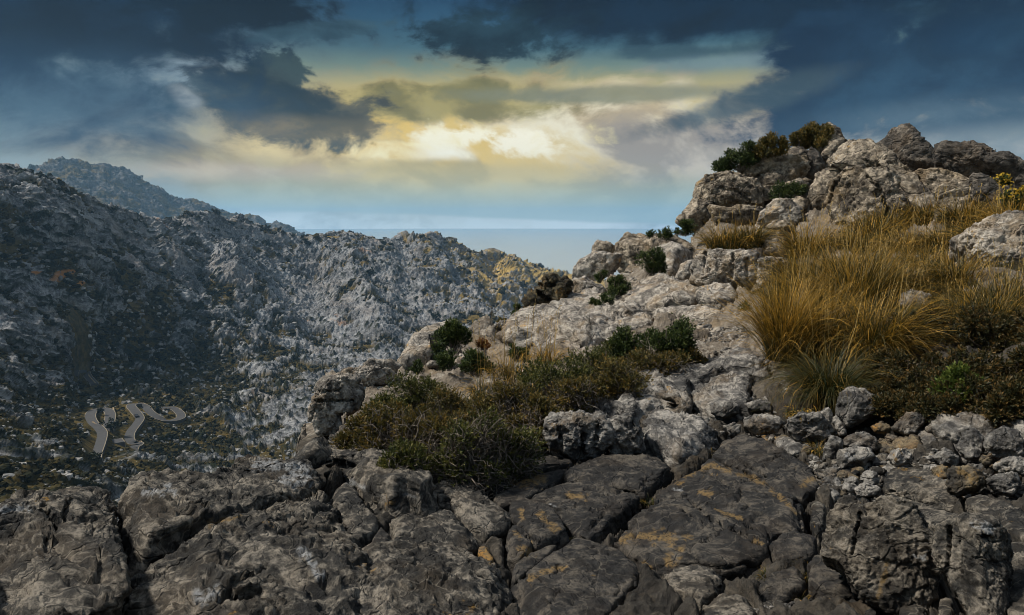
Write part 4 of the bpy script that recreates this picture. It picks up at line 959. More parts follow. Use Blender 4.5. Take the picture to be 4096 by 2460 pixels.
rk(T6, [(930,1230),(950,1110),(1000,1045),(1080,1060),(1080,1150),(1030,1210)], 'upright slab left of the rock with a pale patch', 'boulder', 'mid', m='s', th=.45)
rk(T6, [(1418,1205),(1450,1150),(1560,1128),(1602,1190),(1590,1245),(1480,1252)], 'blue-grey flaky rock in the right rubble', 'boulder', 'mid', m='s', th=.5, chips=7)
rk(T6, [(1875,1400),(1880,1300),(1930,1272),(2035,1263),(2132,1300),(2172,1385),(2100,1455),(1960,1484),(1890,1450)], 'square block stained bright orange in the right rubble', 'boulder', 'orange', m='s', th=.7, p=5, chips=5)
rk(T6, [(2170,1370),(2250,1328),(2400,1318),(2425,1400),(2380,1480),(2260,1475)], 'speckled block right of the orange-stained one', 'boulder', 'mid', m='s', th=.6, chips=6)
rk(T6, [(1765,1290),(1820,1258),(1892,1270),(1882,1345),(1800,1375)], 'small ochre-edged block left of the orange-stained one', 'stone', 'orange', m='s', th=.7)
rk(T6, [(1780,1190),(1850,1130),(1962,1190),(1952,1265),(1850,1255)], 'flat dark block above the orange-stained one', 'boulder', 'mid', m='s', th=.6)
rk(T6, [(1295,960),(1380,928),(1452,970),(1425,1015),(1330,1005)], 'low rock with an orange corner under the scrub', 'stone', 'orange', m='s', th=.6)
rk(T6, [(1640,1010),(1680,975),(1760,1000),(1790,1070),(1700,1080)], 'broad flat rock in the rubble below the squared boulder', 'boulder', 'mid', th=.5)
rk(T6, [(1450,1090),(1540,1050),(1660,1040),(1690,1100),(1620,1150),(1500,1130)], 'rust-edged rock in the centre of the right rubble', 'boulder', 'orange', th=.5)
rk(T6, [(1940,1120),(2010,1020),(2080,980),(2150,1060),(2130,1200),(2040,1210)], 'tilted rock left of the squat ribbed block', 'boulder', 'mid', m='s', th=.5)
rk(T6, [(2230,1260),(2290,1210),(2420,1200),(2560,1230),(2560,1360),(2430,1320),(2280,1320)], 'dark block under the squat ribbed block', 'boulder', 'mid', m='s', th=.5)
rk(T6, [(2130,1230),(2150,1180),(2210,1175),(2215,1240),(2170,1270)], 'yellowish stone right of the flat dark block', 'stone', 'orange', m='s', th=.6)
rk(T6, [(1340,1110),(1420,1095),(1500,1110),(1470,1150),(1370,1150)], 'thin ochre flake in the rubble', 'stone', 'orange', th=.4)
rk(T6, [(1225,1340),(1270,1305),(1350,1320),(1355,1390),(1290,1415),(1230,1390)], 'grey cube-like stone in the gravel gully', 'stone', 'mid', m='s', th=.7)
rk(T6, [(1180,1440),(1260,1395),(1370,1440),(1350,1490),(1200,1490)], 'rounded stone at the foot of the gravel gully', 'stone', 'mid', m='s', th=.7)
rk(T6, [(200,960),(260,930),(310,960),(300,1010),(230,1040)], 'stone left of the wide stepped rock', 'stone', 'mid', m='s', th=.7)
rk(T6, [(560,1090),(600,1050),(760,1070),(830,1100),(700,1150),(600,1130)], 'pale shelf under the banded boulder', 'stone', 'mid', th=.4)
# -- pale rocks along the edge and the path
rk(T5, [(70,800),(68,740),(85,680),(110,610),(165,580),(240,575),(310,595),(335,650),(300,730),(200,770),(230,860),(190,930),(130,900),(90,860)], 'pale rock tower overhanging the valley at the left end of the ridge', 'boulder', 'pale', m='s', r=8.3, th=.6, p=4, chips=5, am=1.3, lean=.1)
rk(T5, [(205,580),(240,520),(350,500),(480,515),(520,545),(470,600),(310,600)], 'pale flat rock on top of the tower at the ridge end', 'boulder', 'pale', m='s', r=8.9, th=.5, chips=5)
rk(T5, [(350,490),(385,458),(440,468),(500,462),(560,495),(545,525),(470,525),(390,510)], 'pair of fused pale rocks with an ochre spot behind the tower', 'boulder', 'pale', m='s', r=9.5, th=.5)
rk(T5, [(552,510),(565,450),(620,395),(690,340),(780,310),(880,298),(870,330),(760,380),(710,430),(720,480),(640,500),(600,530)], 'smooth pale hump on the ridge left of the dark green shrub', 'boulder', 'pale', th=.45, p=3.5, up=.5)
rk(T5, [(690,490),(720,470),(770,478),(760,505),(700,510)], 'small pale block under the dark green shrub', 'stone', 'pale', m='s', th=.6)
rk(T5, [(828,520),(860,458),(900,445),(935,447),(920,480),(860,520)], 'smooth pale stone poking out of the low green shrubs', 'boulder', 'pale', m='s', th=.6)
rk(T5, [(1085,345),(1180,255),(1290,225),(1380,190),(1520,155),(1700,155),(1800,180),(1900,205),(1800,245),(1700,300),(1640,360),(1560,395),(1420,385),(1300,380),(1180,395)], 'great pale whaleback slab in the middle of the ridge', G8, 'pale', th=.22, p=4, up=.35, chips=4)
rk(T5, [(1060,285),(1100,250),(1150,248),(1165,280),(1100,300)], 'small pale stone at the cliff edge by the russet shrub', 'stone', 'pale', m='s', th=.6)
rk(T5, [(1470,60),(1500,15),(1570,10),(1640,50),(1672,75),(1650,110),(1560,125),(1480,105)], 'cracked pale block behind the black lichen rock', 'boulder', 'pale', m='s', th=.6, am=1.2)
rk(T5, [(1440,160),(1470,115),(1530,118),(1590,140),(1560,165),(1500,172)], 'yellowish rock at the foot of the cracked pale block', 'stone', 'pale', m='s', th=.5)
rk(T4, [(-10,960),(0,905),(30,870),(75,845),(110,828),(180,835),(250,842),(245,880),(205,935),(130,962),(50,965)], 'sunlit pale block standing on the cliff edge', 'boulder', 'pale', m='s', th=.6, chips=5)
rk(T4, [(95,835),(97,805),(125,770),(170,772),(215,800),(200,838),(140,842)], 'tan boulder perched behind the sunlit pale block', 'boulder', 'knoll', m='s', th=.7)
rk(T4, [(240,780),(280,730),(340,730),(392,755),(380,778),(300,785)], 'rounded tan boulder farthest out on the cliff edge', 'boulder', 'knoll', m='s', th=.7)
rk(T4, [(215,800),(300,770),(480,752),(600,782),(650,805),(560,835),(420,830),(300,835)], 'tan ledge sloping down from the rounded boulder', G8, 'knoll', th=.3, up=.35)
rk(T4, [(0,1070),(-5,990),(50,975),(110,1005),(168,1035),(155,1075),(80,1095)], 'pale block between the small round shrubs and the cliff', 'boulder', 'pale', m='s', th=.6)
rk(T4, [(640,990),(648,900),(680,842),(730,823),(880,835),(1000,848),(1020,880),(1010,990),(960,1035),(800,1005),(700,1005)], 'long pale furrowed block lying across the slope', 'boulder', 'pale', m='s', th=.55, p=5, am=1.4, chips=5)
rk(T4, [(1015,880),(1060,868),(1150,868),(1195,892),(1195,965),(1130,1010),(1060,1048),(1010,1000)], 'cracked right-hand end of the long furrowed block', 'boulder', 'pale', m='s', th=.55, p=4.5, am=1.3)
rk(T4, [(548,985),(590,890),(650,878),(645,960),(605,1002)], 'pale wedge leaning on the left end of the long furrowed block', 'boulder', 'pale', m='s', th=.5)
rk(T4, [(430,880),(510,845),(590,830),(630,860),(580,900),(530,960),(470,940)], 'low pale rock between the round shrub and the long block', 'boulder', 'pale', th=.5, up=.5)
rk(T4, [(255,1130),(330,1055),(480,1000),(650,1015),(700,1055),(640,1110),(500,1140),(350,1165)], 'layered pale slab above the path', G8, 'pale', th=.25, p=4, up=.4)
rk(T4, [(655,1062),(750,1035),(860,1050),(885,1105),(790,1135),(690,1112)], 'stack of thin pale layers at the head of the path', G8, 'pale', th=.35, up=.5, am=1.2)
rk(T4, [(970,1050),(990,1015),(1030,1015),(1030,1055)], 'small stone under the cracked end of the long block', 'stone', 'pale', m='s', th=.7)
rk(T4, [(430,1165),(560,1140),(700,1150),(820,1180),(700,1200),(560,1190)], 'thin pale slab lying across the path', G8, 'pale', th=.25, up=.35)
rk(T4, [(-60,1330),(-10,1240),(90,1190),(240,1180),(400,1190),(420,1230),(260,1290),(120,1330),(20,1370)], 'smooth pale slab above the shrub beside the path', G8, 'pale', th=.25, up=.3)
# -- the knoll
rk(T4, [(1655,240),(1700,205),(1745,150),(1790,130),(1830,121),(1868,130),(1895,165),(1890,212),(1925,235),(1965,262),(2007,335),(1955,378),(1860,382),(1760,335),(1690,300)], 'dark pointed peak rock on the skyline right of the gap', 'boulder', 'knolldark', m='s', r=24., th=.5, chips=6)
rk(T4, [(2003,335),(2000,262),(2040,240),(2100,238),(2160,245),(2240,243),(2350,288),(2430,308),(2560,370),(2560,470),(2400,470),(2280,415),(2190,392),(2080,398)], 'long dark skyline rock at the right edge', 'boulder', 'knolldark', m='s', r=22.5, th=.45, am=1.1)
rk(T4, [(1870,385),(1950,372),(2080,395),(2180,432),(2205,500),(2110,540),(2000,548),(1940,470)], 'grey rock below the dark skyline rocks', 'boulder', 'knoll', m='s', r=21.2, th=.5)
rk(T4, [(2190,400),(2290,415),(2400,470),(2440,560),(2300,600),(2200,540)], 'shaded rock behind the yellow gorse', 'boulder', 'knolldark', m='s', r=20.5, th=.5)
rk(T4, [(2000,545),(2110,538),(2200,520),(2230,590),(2150,640),(2030,640)], 'low rock above the grass left of the gorse', 'boulder', 'knoll', m='s', r=19.6, th=.5)
rk(T4, [(1360,130),(1398,113),(1448,142),(1486,215),(1445,240),(1380,205)], 'small peak rock half hidden by the summit bush', 'boulder', 'knoll', m='s', r=22.6, th=.6)
rk(T4, [(1415,330),(1432,285),(1480,235),(1510,222),(1530,200),(1555,218),(1620,222),(1690,262),(1765,335),(1850,395),(1935,480),(1990,590),(1930,650),(1830,590),(1780,460),(1680,390),(1560,355)], 'central folded crest of the knoll sweeping down to the right', 'boulder', 'knoll', m='s', r=20.8, th=.4, am=1.3, lean=.6)
rk(T4, [(1290,510),(1330,405),(1400,368),(1480,380),(1440,440),(1400,520),(1380,590),(1310,580)], 'rounded rib left of the big central dome of the knoll', 'boulder', 'knoll', m='s', r=19.2, th=.5, am=1.2)
rk(T4, [(1395,525),(1440,430),(1500,370),(1580,355),(1670,385),(1760,440),(1800,550),(1822,690),(1700,720),(1560,705),(1440,650)], 'big central dome of the knoll above the tussocks', 'boulder', 'knoll', m='s', r=18.8, th=.5, am=1.4, lean=.5)
rk(T4, [(1360,305),(1378,245),(1440,198),(1492,215),(1462,272),(1400,332)], 'tilted tan block under the small peak rock', 'boulder', 'knoll', m='s', r=21.2, th=.5)
rk(T4, [(1370,380),(1390,320),(1430,305),(1445,330),(1410,370)], 'small wedge between the tilted block and the dome', 'stone', 'knoll', m='s', r=20.2, th=.6)
rk(T4, [(912,362),(960,320),(1000,298),(1080,262),(1150,248),(1200,235),(1240,238),(1272,275),(1270,365),(1225,425),(1120,470),(1040,480),(960,432)], 'broad tan slab below the leaning skyline bushes', 'boulder', 'knoll', m='s', r=20.2, th=.45, chips=5, lean=.6)
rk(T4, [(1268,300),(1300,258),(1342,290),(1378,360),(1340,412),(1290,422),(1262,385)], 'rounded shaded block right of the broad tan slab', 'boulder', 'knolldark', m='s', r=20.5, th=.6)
rk(T4, [(965,470),(1040,480),(1150,460),(1235,425),(1260,450),(1200,480),(1090,530),(1030,540)], 'tan rock band under the broad slab', 'boulder', 'knoll', m='s', r=19.6, th=.5)
rk(T4, [(667,490),(680,430),(730,408),(800,393),(900,398),(980,430),(1028,510),(1022,562),(960,585),(850,592),(740,602),(672,525)], 'stout tan outcrop at the left shoulder of the knoll', 'boulder', 'knoll', m='s', r=18.6, th=.5, am=1.3, chips=8)
rk(T4, [(565,645),(620,578),(672,520),(742,560),(762,620),(700,685),(600,690)], 'layered tan foot of the left shoulder', 'boulder', 'knoll', m='s', r=18.4, th=.5, am=1.2)
rk(T4, [(740,565),(850,590),(960,580),(1032,588),(1012,655),(900,685),(780,665)], 'fractured tan base under the stout outcrop', 'boulder', 'knoll', m='s', r=18., th=.5, am=1.2)
rk(T4, [(1008,655),(1040,592),(1100,543),(1180,553),(1242,590),(1252,652),(1180,695),(1100,685)], 'crumpled grey block in front of the dark green bush', 'boulder', 'pale', m='s', r=16.8, th=.6, am=1.3)
rk(T4, [(1170,545),(1220,523),(1282,550),(1272,592),(1220,602),(1172,572)], 'small round block on the crumpled grey block', 'boulder', 'knoll', m='s', r=17.2, th=.7)
rk(T4, [(1048,692),(1100,650),(1162,660),(1202,700),(1182,762),(1110,772)], 'smaller crumpled rock below the crumpled grey block', 'boulder', 'knoll', m='s', r=16., th=.6)
rk(T4, [(1038,765),(1110,738),(1172,770),(1182,842),(1100,865),(1038,832)], 'grey rock among the tussocks behind the long furrowed block', 'boulder', 'knoll', m='s', r=14.5, th=.6)
rk(T4, [(1228,452),(1270,418),(1312,440),(1302,482),(1250,485)], 'round stone beside the dark green bush on the knoll', 'stone', 'knoll', m='s', r=19.4, th=.7)
rk(T4, [(1990,600),(2100,560),(2190,600),(2190,660),(2050,690),(1980,660)], 'low shelf behind the upper right tussocks', 'boulder', 'knoll', m='s', r=18, th=.5)
rk(T4, [(2075,745),(2150,708),(2300,650),(2400,620),(2560,600),(2560,930),(2400,925),(2280,905),(2200,852),(2120,785)], 'smooth grey whaleback boulder at the right edge among the grass', 'boulder', 'pale', m='s', r=11.2, th=.45, chips=4, lean=.5)
rk(T4, [(1783,1125),(1800,1060),(1850,1038),(1955,1070),(1945,1125),(1850,1145)], 'pale rock showing between the tussocks and the right scrub', 'boulder', 'pale', m='s', r=8.6, th=.6)
rk(T2, [(1870,800),(1900,750),(1960,740),(2000,700),(1990,640),(2030,620),(2085,612),(2165,640),(2235,670),(2205,740),(2165,775),(2170,860),(2080,900),(1950,950),(1880,940),(1860,860)], 'knobbly rock crusted black-brown with lichen on the cliff edge', 'boulder', 'crust', m='s', r=13.6, th=.6, p=3, am=2.2, chips=3)
for rr_ in ROCKS: rr_['poly'] = np.array(rr_['poly'])

# low-res raster of where slabs lie, so the ground dips beneath them and their gaps stay deep
MS = 2.0
mx0, my0 = -320, 80
mw, mh = int(1660 / MS), int(680 / MS)
gx, gy = np.meshgrid(mx0 + (np.arange(mw) + .5) * MS, my0 + (np.arange(mh) + .5) * MS)
mask = np.zeros((mh, mw))
for rr_ in ROCKS: mask[inpoly(gx, gy, rr_['poly'])] = 1
occ = mask.copy()
def blur(a, n):
    for _ in range(n):
        p = np.pad(a, 1, 'edge'); a = (p[:-2, 1:-1] + p[2:, 1:-1] + p[1:-1, :-2] + p[1:-1, 2:] + 2 * p[1:-1, 1:-1]) / 6
    return a
mb = np.clip(blur(mask, 6) * 1.5, 0, 1)
DEEP = [(T7([(838,480),(860,800),(880,1000),(925,1340),(940,1520)]), 4.5, 1.3), (T8([(640,330),(700,480),(800,590),(990,780),(1150,950),(1270,1130)]), 3.5, .45), (T8([(1000,430),(1180,520),(1310,700)]), 3, .35),
        (T8([(1190,515),(1370,440),(1560,345),(1740,310)]), 2.5, .3), (T8([(1240,580),(1420,560),(1600,490),(1710,430)]), 2.5, .25), (T8([(1660,640),(1740,760),(1860,810),(2000,760),(2130,640),(2260,540)]), 3, .3), (T8([(10,480),(80,700),(220,870)]), 3.5, .4),
        (T7([(960,945),(1300,860),(1700,720),(2130,570),(2290,500)]), 3.2, .35), (T8([(1280,1130),(1420,1060),(1640,890)]), 2.5, .25), (T9([(1015,700),(1025,830),(1120,940),(1120,1050),(1040,1140)]), 3.5, .3), (T9([(1830,860),(1900,1000),(1990,1180),(2020,1400)]), 4, .5)]
deep = np.zeros((mh, mw))
for ln, wd, dp in DEEP:
    ln = np.array(ln)
    for a_, b_ in zip(ln[:-1], ln[1:]):
        t_ = np.clip(((gx - a_[0]) * (b_[0] - a_[0]) + (gy - a_[1]) * (b_[1] - a_[1])) / ((b_ - a_) ** 2).sum(), 0, 1)
        deep = np.maximum(deep, dp * np.exp(-(((gx - a_[0] - t_ * (b_[0] - a_[0])) ** 2 + (gy - a_[1] - t_ * (b_[1] - a_[1])) ** 2) / wd ** 2) ** 1.5))
def mlook(a, x, y):
    i = np.clip(((x - mx0) / MS).astype(int), 0, mw - 1); j = np.clip(((y - my0) / MS).astype(int), 0, mh - 1)
    return a[j, i]

def build_ground():
    xs = np.concatenate([np.linspace(-295, -22, 90), np.linspace(-20, 1044, 960), np.linspace(1047, 1310, 150)])
    nv = 540
    top = smin_line(GTOP, xs)
    v = np.linspace(0, 1, nv)
    Y = top[:, None] + (735 - top)[:, None] * v[None]; X = np.repeat(xs[:, None], nv, 1)
    r = g_r(X, Y); r = np.minimum.accumulate(r, axis=1)
    P = unproj(X, Y, r)
    nb = 40; crest = P[:, 0]; rc = r[:, 0]; back = []
    for k in range(nb, 0, -1):
        dr = .02 * k ** 1.55 * (rc / 8)
        back.append(np.stack([crest[:, 0] / rc * (rc + dr), crest[:, 1] / rc * (rc + dr), crest[:, 2] - .9 * dr - 1.6 * dr * dr / (rc / 8)], -1))
    # ground under and behind the viewer
    near = []
    last = P[:, -1]; rl = r[:, -1]
    for k in range(1, 12):
        s = max(1 - k * .085, .08)
        near.append(np.stack([last[:, 0] * s, last[:, 1] * s - (.0 if k < 11 else 0), last[:, 2] - .02 * k], -1))
    Pf = np.concatenate([np.stack(back, 1), P, np.stack(near, 1)], 1)
    pad = lambda A, fb=0.: np.concatenate([np.repeat(A[:, :1], nb, 1) * 1.0, A, np.repeat(A[:, -1:], 11, 1)], 1).ravel()
    V = Pf.reshape(-1, 3); Q = gridq(len(xs), nv + nb + 11); N = vnorm(V, Q)
    if N[:, 2].mean() < 0: N = -N; Q = Q[:, ::-1]
    rr = np.hypot(V[:, 0], V[:, 1])
    Xf, Yf = pad(X), pad(Y)
    G = np.stack([V[:, 0], V[:, 1] * .8 + V[:, 2] * .8, V[:, 2]], 1).astype(f4)
    Gw = G.copy(); Gw[:, :2] += .12 * np.stack([fbm(V * 2.5, 3, seed=3), fbm(V * 2.5 + 50, 3, seed=5)], 1)
    a1, a2, ia = worley(Gw / .50, 1); b1, b2, ib = worley(Gw / .17, 2); c1, c2, ic = worley(Gw / .065, 3)
    far = sstep(rr, 4, 18)
    d = (.10 + .10 * far) * np.clip(1 - a1 * 1.1, 0, 1) * (.2 + ia) + (.05 + .02 * far) * np.clip(1 - b1 * 1.1, 0, 1) * (.3 + ib) + .022 * np.clip(1 - c1 * 1.1, 0, 1) * (.3 + ic)
    d += .05 * ridged(V / .5, 5, .55, seed=9) + .012 * fbm(V / .05, 3, seed=4) - .08
    m = mlook(mb, Xf, Yf)
    d -= m * (.16 + .02 * rr) + mlook(deep, Xf, Yf)
    V2 = V + N * d[:, None]
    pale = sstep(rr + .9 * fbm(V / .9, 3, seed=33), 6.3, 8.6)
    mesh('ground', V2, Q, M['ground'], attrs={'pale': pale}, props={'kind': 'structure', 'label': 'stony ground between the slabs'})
build_ground()
tick('ground')

# ------------------------------------------------------------------ rocks
STR = np.array([.35, .25, .9]); STR /= np.linalg.norm(STR)
def rock_relief(V, Q, size, seed, am, amp=1., lamina=1., fa=1., ff=1.):
    """joints, ledges and pitting laid over a block of the given size (metres)"""
    N = vnorm(V, Q)
    s = min(max(size, .15), 2.6)
    off = seed * 3.71
    P = V + off
    n1 = fbm(P / (.45 * s), 4, .55, seed)
    rd = ridged(P / (.38 * s), 4, .55, seed + 5)
    w = fbm(P / (.5 * s) + 9, 3, .5, seed + 7)
    # bedding ledges
    tt = (P @ STR) / (.11 * s) + 1.6 * w; k = np.floor(tt); f = tt - k
    hk = (hsh(k.astype(np.int64), k.astype(np.int64) * 0, k.astype(np.int64) * 0, seed).astype(np.float64) / 4294967295)
    hk2 = (hsh((k + 1).astype(np.int64), k.astype(np.int64) * 0, k.astype(np.int64) * 0, seed).astype(np.float64) / 4294967295)
    led = hk + (hk2 - hk) * sstep(f, .72, 1.)
    # joints (cells in the plane facing out)
    a = N.mean(0) * 0 + np.array([.3, -1., .4]); a /= np.linalg.norm(a)
    e1 = np.cross(a, [0, 0, 1.]); e1 /= np.linalg.norm(e1); e2 = np.cross(a, e1)
    U = np.stack([P @ e1, P @ e2 + .6 * (P @ a), 0 * P[:, 0]], 1) / (.42 * s); U[:, :2] += .30 * np.stack([fbm(P / (.3 * s), 3, seed=seed + 1), fbm(P / (.3 * s) + 30, 3, seed=seed + 2)], 1)
    f1, f2, ic = worley(U, seed)
    joint = 1 - sstep(f2 - f1, .0, .06)
    cell = ic - .5
    pit = np.clip(fbm(P / (.10 * s), 4, .6, seed + 11), -1, 1)
    fine = ridged(P / (.09 * s), 3, .6, seed + 13)
    U2 = P / (.17 * s) + .35 * np.stack([n1, w, pit], 1); c1, _, j1 = worley3(U2, seed + 21)
    U3 = P / (.058 * s) + .3 * np.stack([pit, fine, n1], 1); c2, _, j2 = worley3(U3, seed + 22)
    cup = (c1 * c1 - .35) * (.4 + j1); cup2 = (c2 * c2 - .35) * (.4 + j2)
    wv = np.stack([n1, w, pit], 1)
    q1 = P + .10 * s * wv; q1 = q1 + np.outer(q1 @ STR, STR) * .5
    fa1 = facet(q1 / (.36 * s), seed + 31); fa2 = facet(q1 / (.13 * s) + 5, seed + 32)
    d = s ** .8 * am * (amp * (.024 * n1 + .012 * (rd - .5) + .012 * cup + ff * (.050 * fa1 + .010 * fa2)) + .028 * lamina * (led - .5) + amp * .014 * cell - .030 * joint + fa / am * amp * (.012 * pit + .011 * fine + .012 * cup2))
    return V + N * d[:, None]
GOLD = [(T9([(240,500),(300,460),(410,430),(520,470)]), 2.6), (T9([(580,490),(660,510),(750,552)]), 2.2), (T9([(800,600),(900,670),(960,750)]), 1.8), (T9([(330,600),(400,625)]), 2.2), (T9([(430,720),(520,760),(600,775)]), 1.6), (T9([(-40,905),(60,900),(140,925)]), 4.5), (T9([(225,905),(260,912)]), 2.), (T9([(165,985),(215,990)]), 2.),
        (T9([(120,1035),(150,1080),(190,1050)]), 2.6), (T9([(690,930),(740,955)]), 2.2), (T9([(1555,1070),(1562,1130),(1530,1220),(1500,1300)]), 2.2), (T9([(1000,560),(1080,520)]), 2.4), (T8([(1350,400),(1440,385),(1530,385)]), 4.6), (T8([(1530,640),(1570,690),(1620,745)]), 3.6), (T8([(1388,600),(1392,655)]), 1.8), (T8([(1405,880),(1440,895)]), 3.6),
        (T8([(1450,1095),(1520,1040),(1690,1005)]), 2.2), (T8([(2080,815),(2180,790),(2300,800),(2430,790)]), 3.6), (T8([(1720,495),(1830,515)]), 2.2), (T8([(1140,890),(1170,965)]), 2.8), (T8([(2425,930),(2440,980)]), 3.6), (T8([(2270,980),(2300,1030)]), 2.8), (T8([(1350,760),(1375,780)]), 2.2), (T7([(1480,695),(1600,670),(1700,640)]), 1.6), (T9([(2160,480),(2170,560)]), 3.5), (T9([(2050,480),(2130,520)]), 3.5)]
WHITE = [(T7([(1800,285),(1900,270),(2040,290),(2140,300)]), 4.2), (T7([(2000,390),(2080,410),(2150,400)]), 4.2), (T7([(2050,330),(2120,360),(2190,350)]), 2.6), (T7([(1390,1190),(1440,1240),(1520,1170)]), 4.), (T7([(2120,880),(2180,960),(2250,1050)]), 3.6), (T7([(1000,480),(1150,470)]), 2.6), (T7([(20,600),(200,585)]), 2.8),
         (T8([(160,395),(270,440)]), 1.8), (T8([(540,470),(610,500)]), 1.8), (T9([(1740,1020),(1800,1045)]), 2.6), (T9([(2160,830),(2240,850)]), 4.), (T6([(1130,1190),(1180,1215)]), 2.6), (T7([(1180,440),(1240,480)]), 2.4), (T9([(160,590),(200,595)]), 1.4), (T8([(1590,560),(1630,570)]), 1.4)]
DENT = [(T7([(1570,1200),(1700,1190),(1830,1165)]), 4., .16), (T7([(1600,1130),(1740,1060),(1870,990)]), 3.5, .05), (T8([(60,245),(130,265),(200,285)]), 3., .09), (T7([(300,585),(370,640),(400,690)]), 2.2, .06), (T7([(490,520),(470,600),(420,690)]), 2.4, .07), (T7([(700,900),(720,1000),(690,1090)]), 3., .05), (T7([(330,800),(520,930),(680,1000)]), 4., .03),
        (T9([(1390,740),(1360,870),(1330,1020)]), 1.4, .05), (T9([(1980,830),(1975,1000),(1960,1130)]), 2., .12), (T9([(2180,910),(2260,920)]), 3., .08), (T9([(500,310),(620,420),(770,500)]), 1.3, .03), (T9([(750,440),(780,400),(860,360)]), 1.3, .03), (T9([(260,660),(400,780),(560,860),(720,950)]), 1.4, .035), (T8([(1840,450),(1950,445),(2050,470),(2180,475)]), 1.3, .03), (T8([(2000,560),(1960,640),(1860,740)]), 1.2, .025),
        (T8([(1370,740),(1500,840)]), 1.3, .03), (T5([(1560,880),(1545,990)]), 2., .12), (T5([(1420,800),(1440,1000)]), 1.4, .06), (T5([(1640,800),(1620,930)]), 1.4, .06), (T4([(985,430),(1050,390),(1105,355)]), 1.4, .12), (T4([(870,850),(860,950)]), 1.2, .07), (T4([(940,880),(950,1000)]), 1.2, .07), (T4([(720,830),(700,960)]), 1.2, .05), (T4([(1700,540),(1720,640)]), 2.2, .2), (T4([(1600,420),(1680,480),(1720,600)]), 1.5, .14), (T4([(1480,380),(1420,480),(1400,560)]), 1.5, .12), (T4([(800,480),(900,500),(960,560)]), 1.4, .1),
        (T5([(1830,600),(1900,640),(2050,690)]), 1.6, .09), (T5([(1850,560),(2000,610),(2120,680)]), 1.3, .06), (T5([(80,690),(200,690),(300,690)]), 1.2, .06), (T5([(110,640),(220,630)]), 1.1, .05), (T2([(2030,700),(2100,700)]), 1.6, .2), (T2([(1970,760),(2060,830)]), 1.6, .2)]
def trace(px, py, L, jit):
    out = np.zeros(len(px))
    for row in L:
        ln = np.array(row[0]); w = row[1]; k = row[2] if len(row) > 2 else 1.
        lo = ln.min(0) - 4 * w; hi = ln.max(0) + 4 * w
        ii = np.where((px > lo[0]) & (px < hi[0]) & (py > lo[1]) & (py < hi[1]))[0]
        if not len(ii): continue
        x = px[ii]; y = py[ii]; best = np.full(len(ii), 1e9)
        for a_, b_ in zip(ln[:-1], ln[1:]):
            t_ = np.clip(((x - a_[0]) * (b_[0] - a_[0]) + (y - a_[1]) * (b_[1] - a_[1])) / (((b_ - a_) ** 2).sum() + 1e-9), 0, 1)
            best = np.minimum(best, np.hypot(x - a_[0] - t_ * (b_[0] - a_[0]), y - a_[1] - t_ * (b_[1] - a_[1])))
        out[ii] = np.maximum(out[ii], k * sstep(best / w + jit[ii], 1.25, .55))
    return out
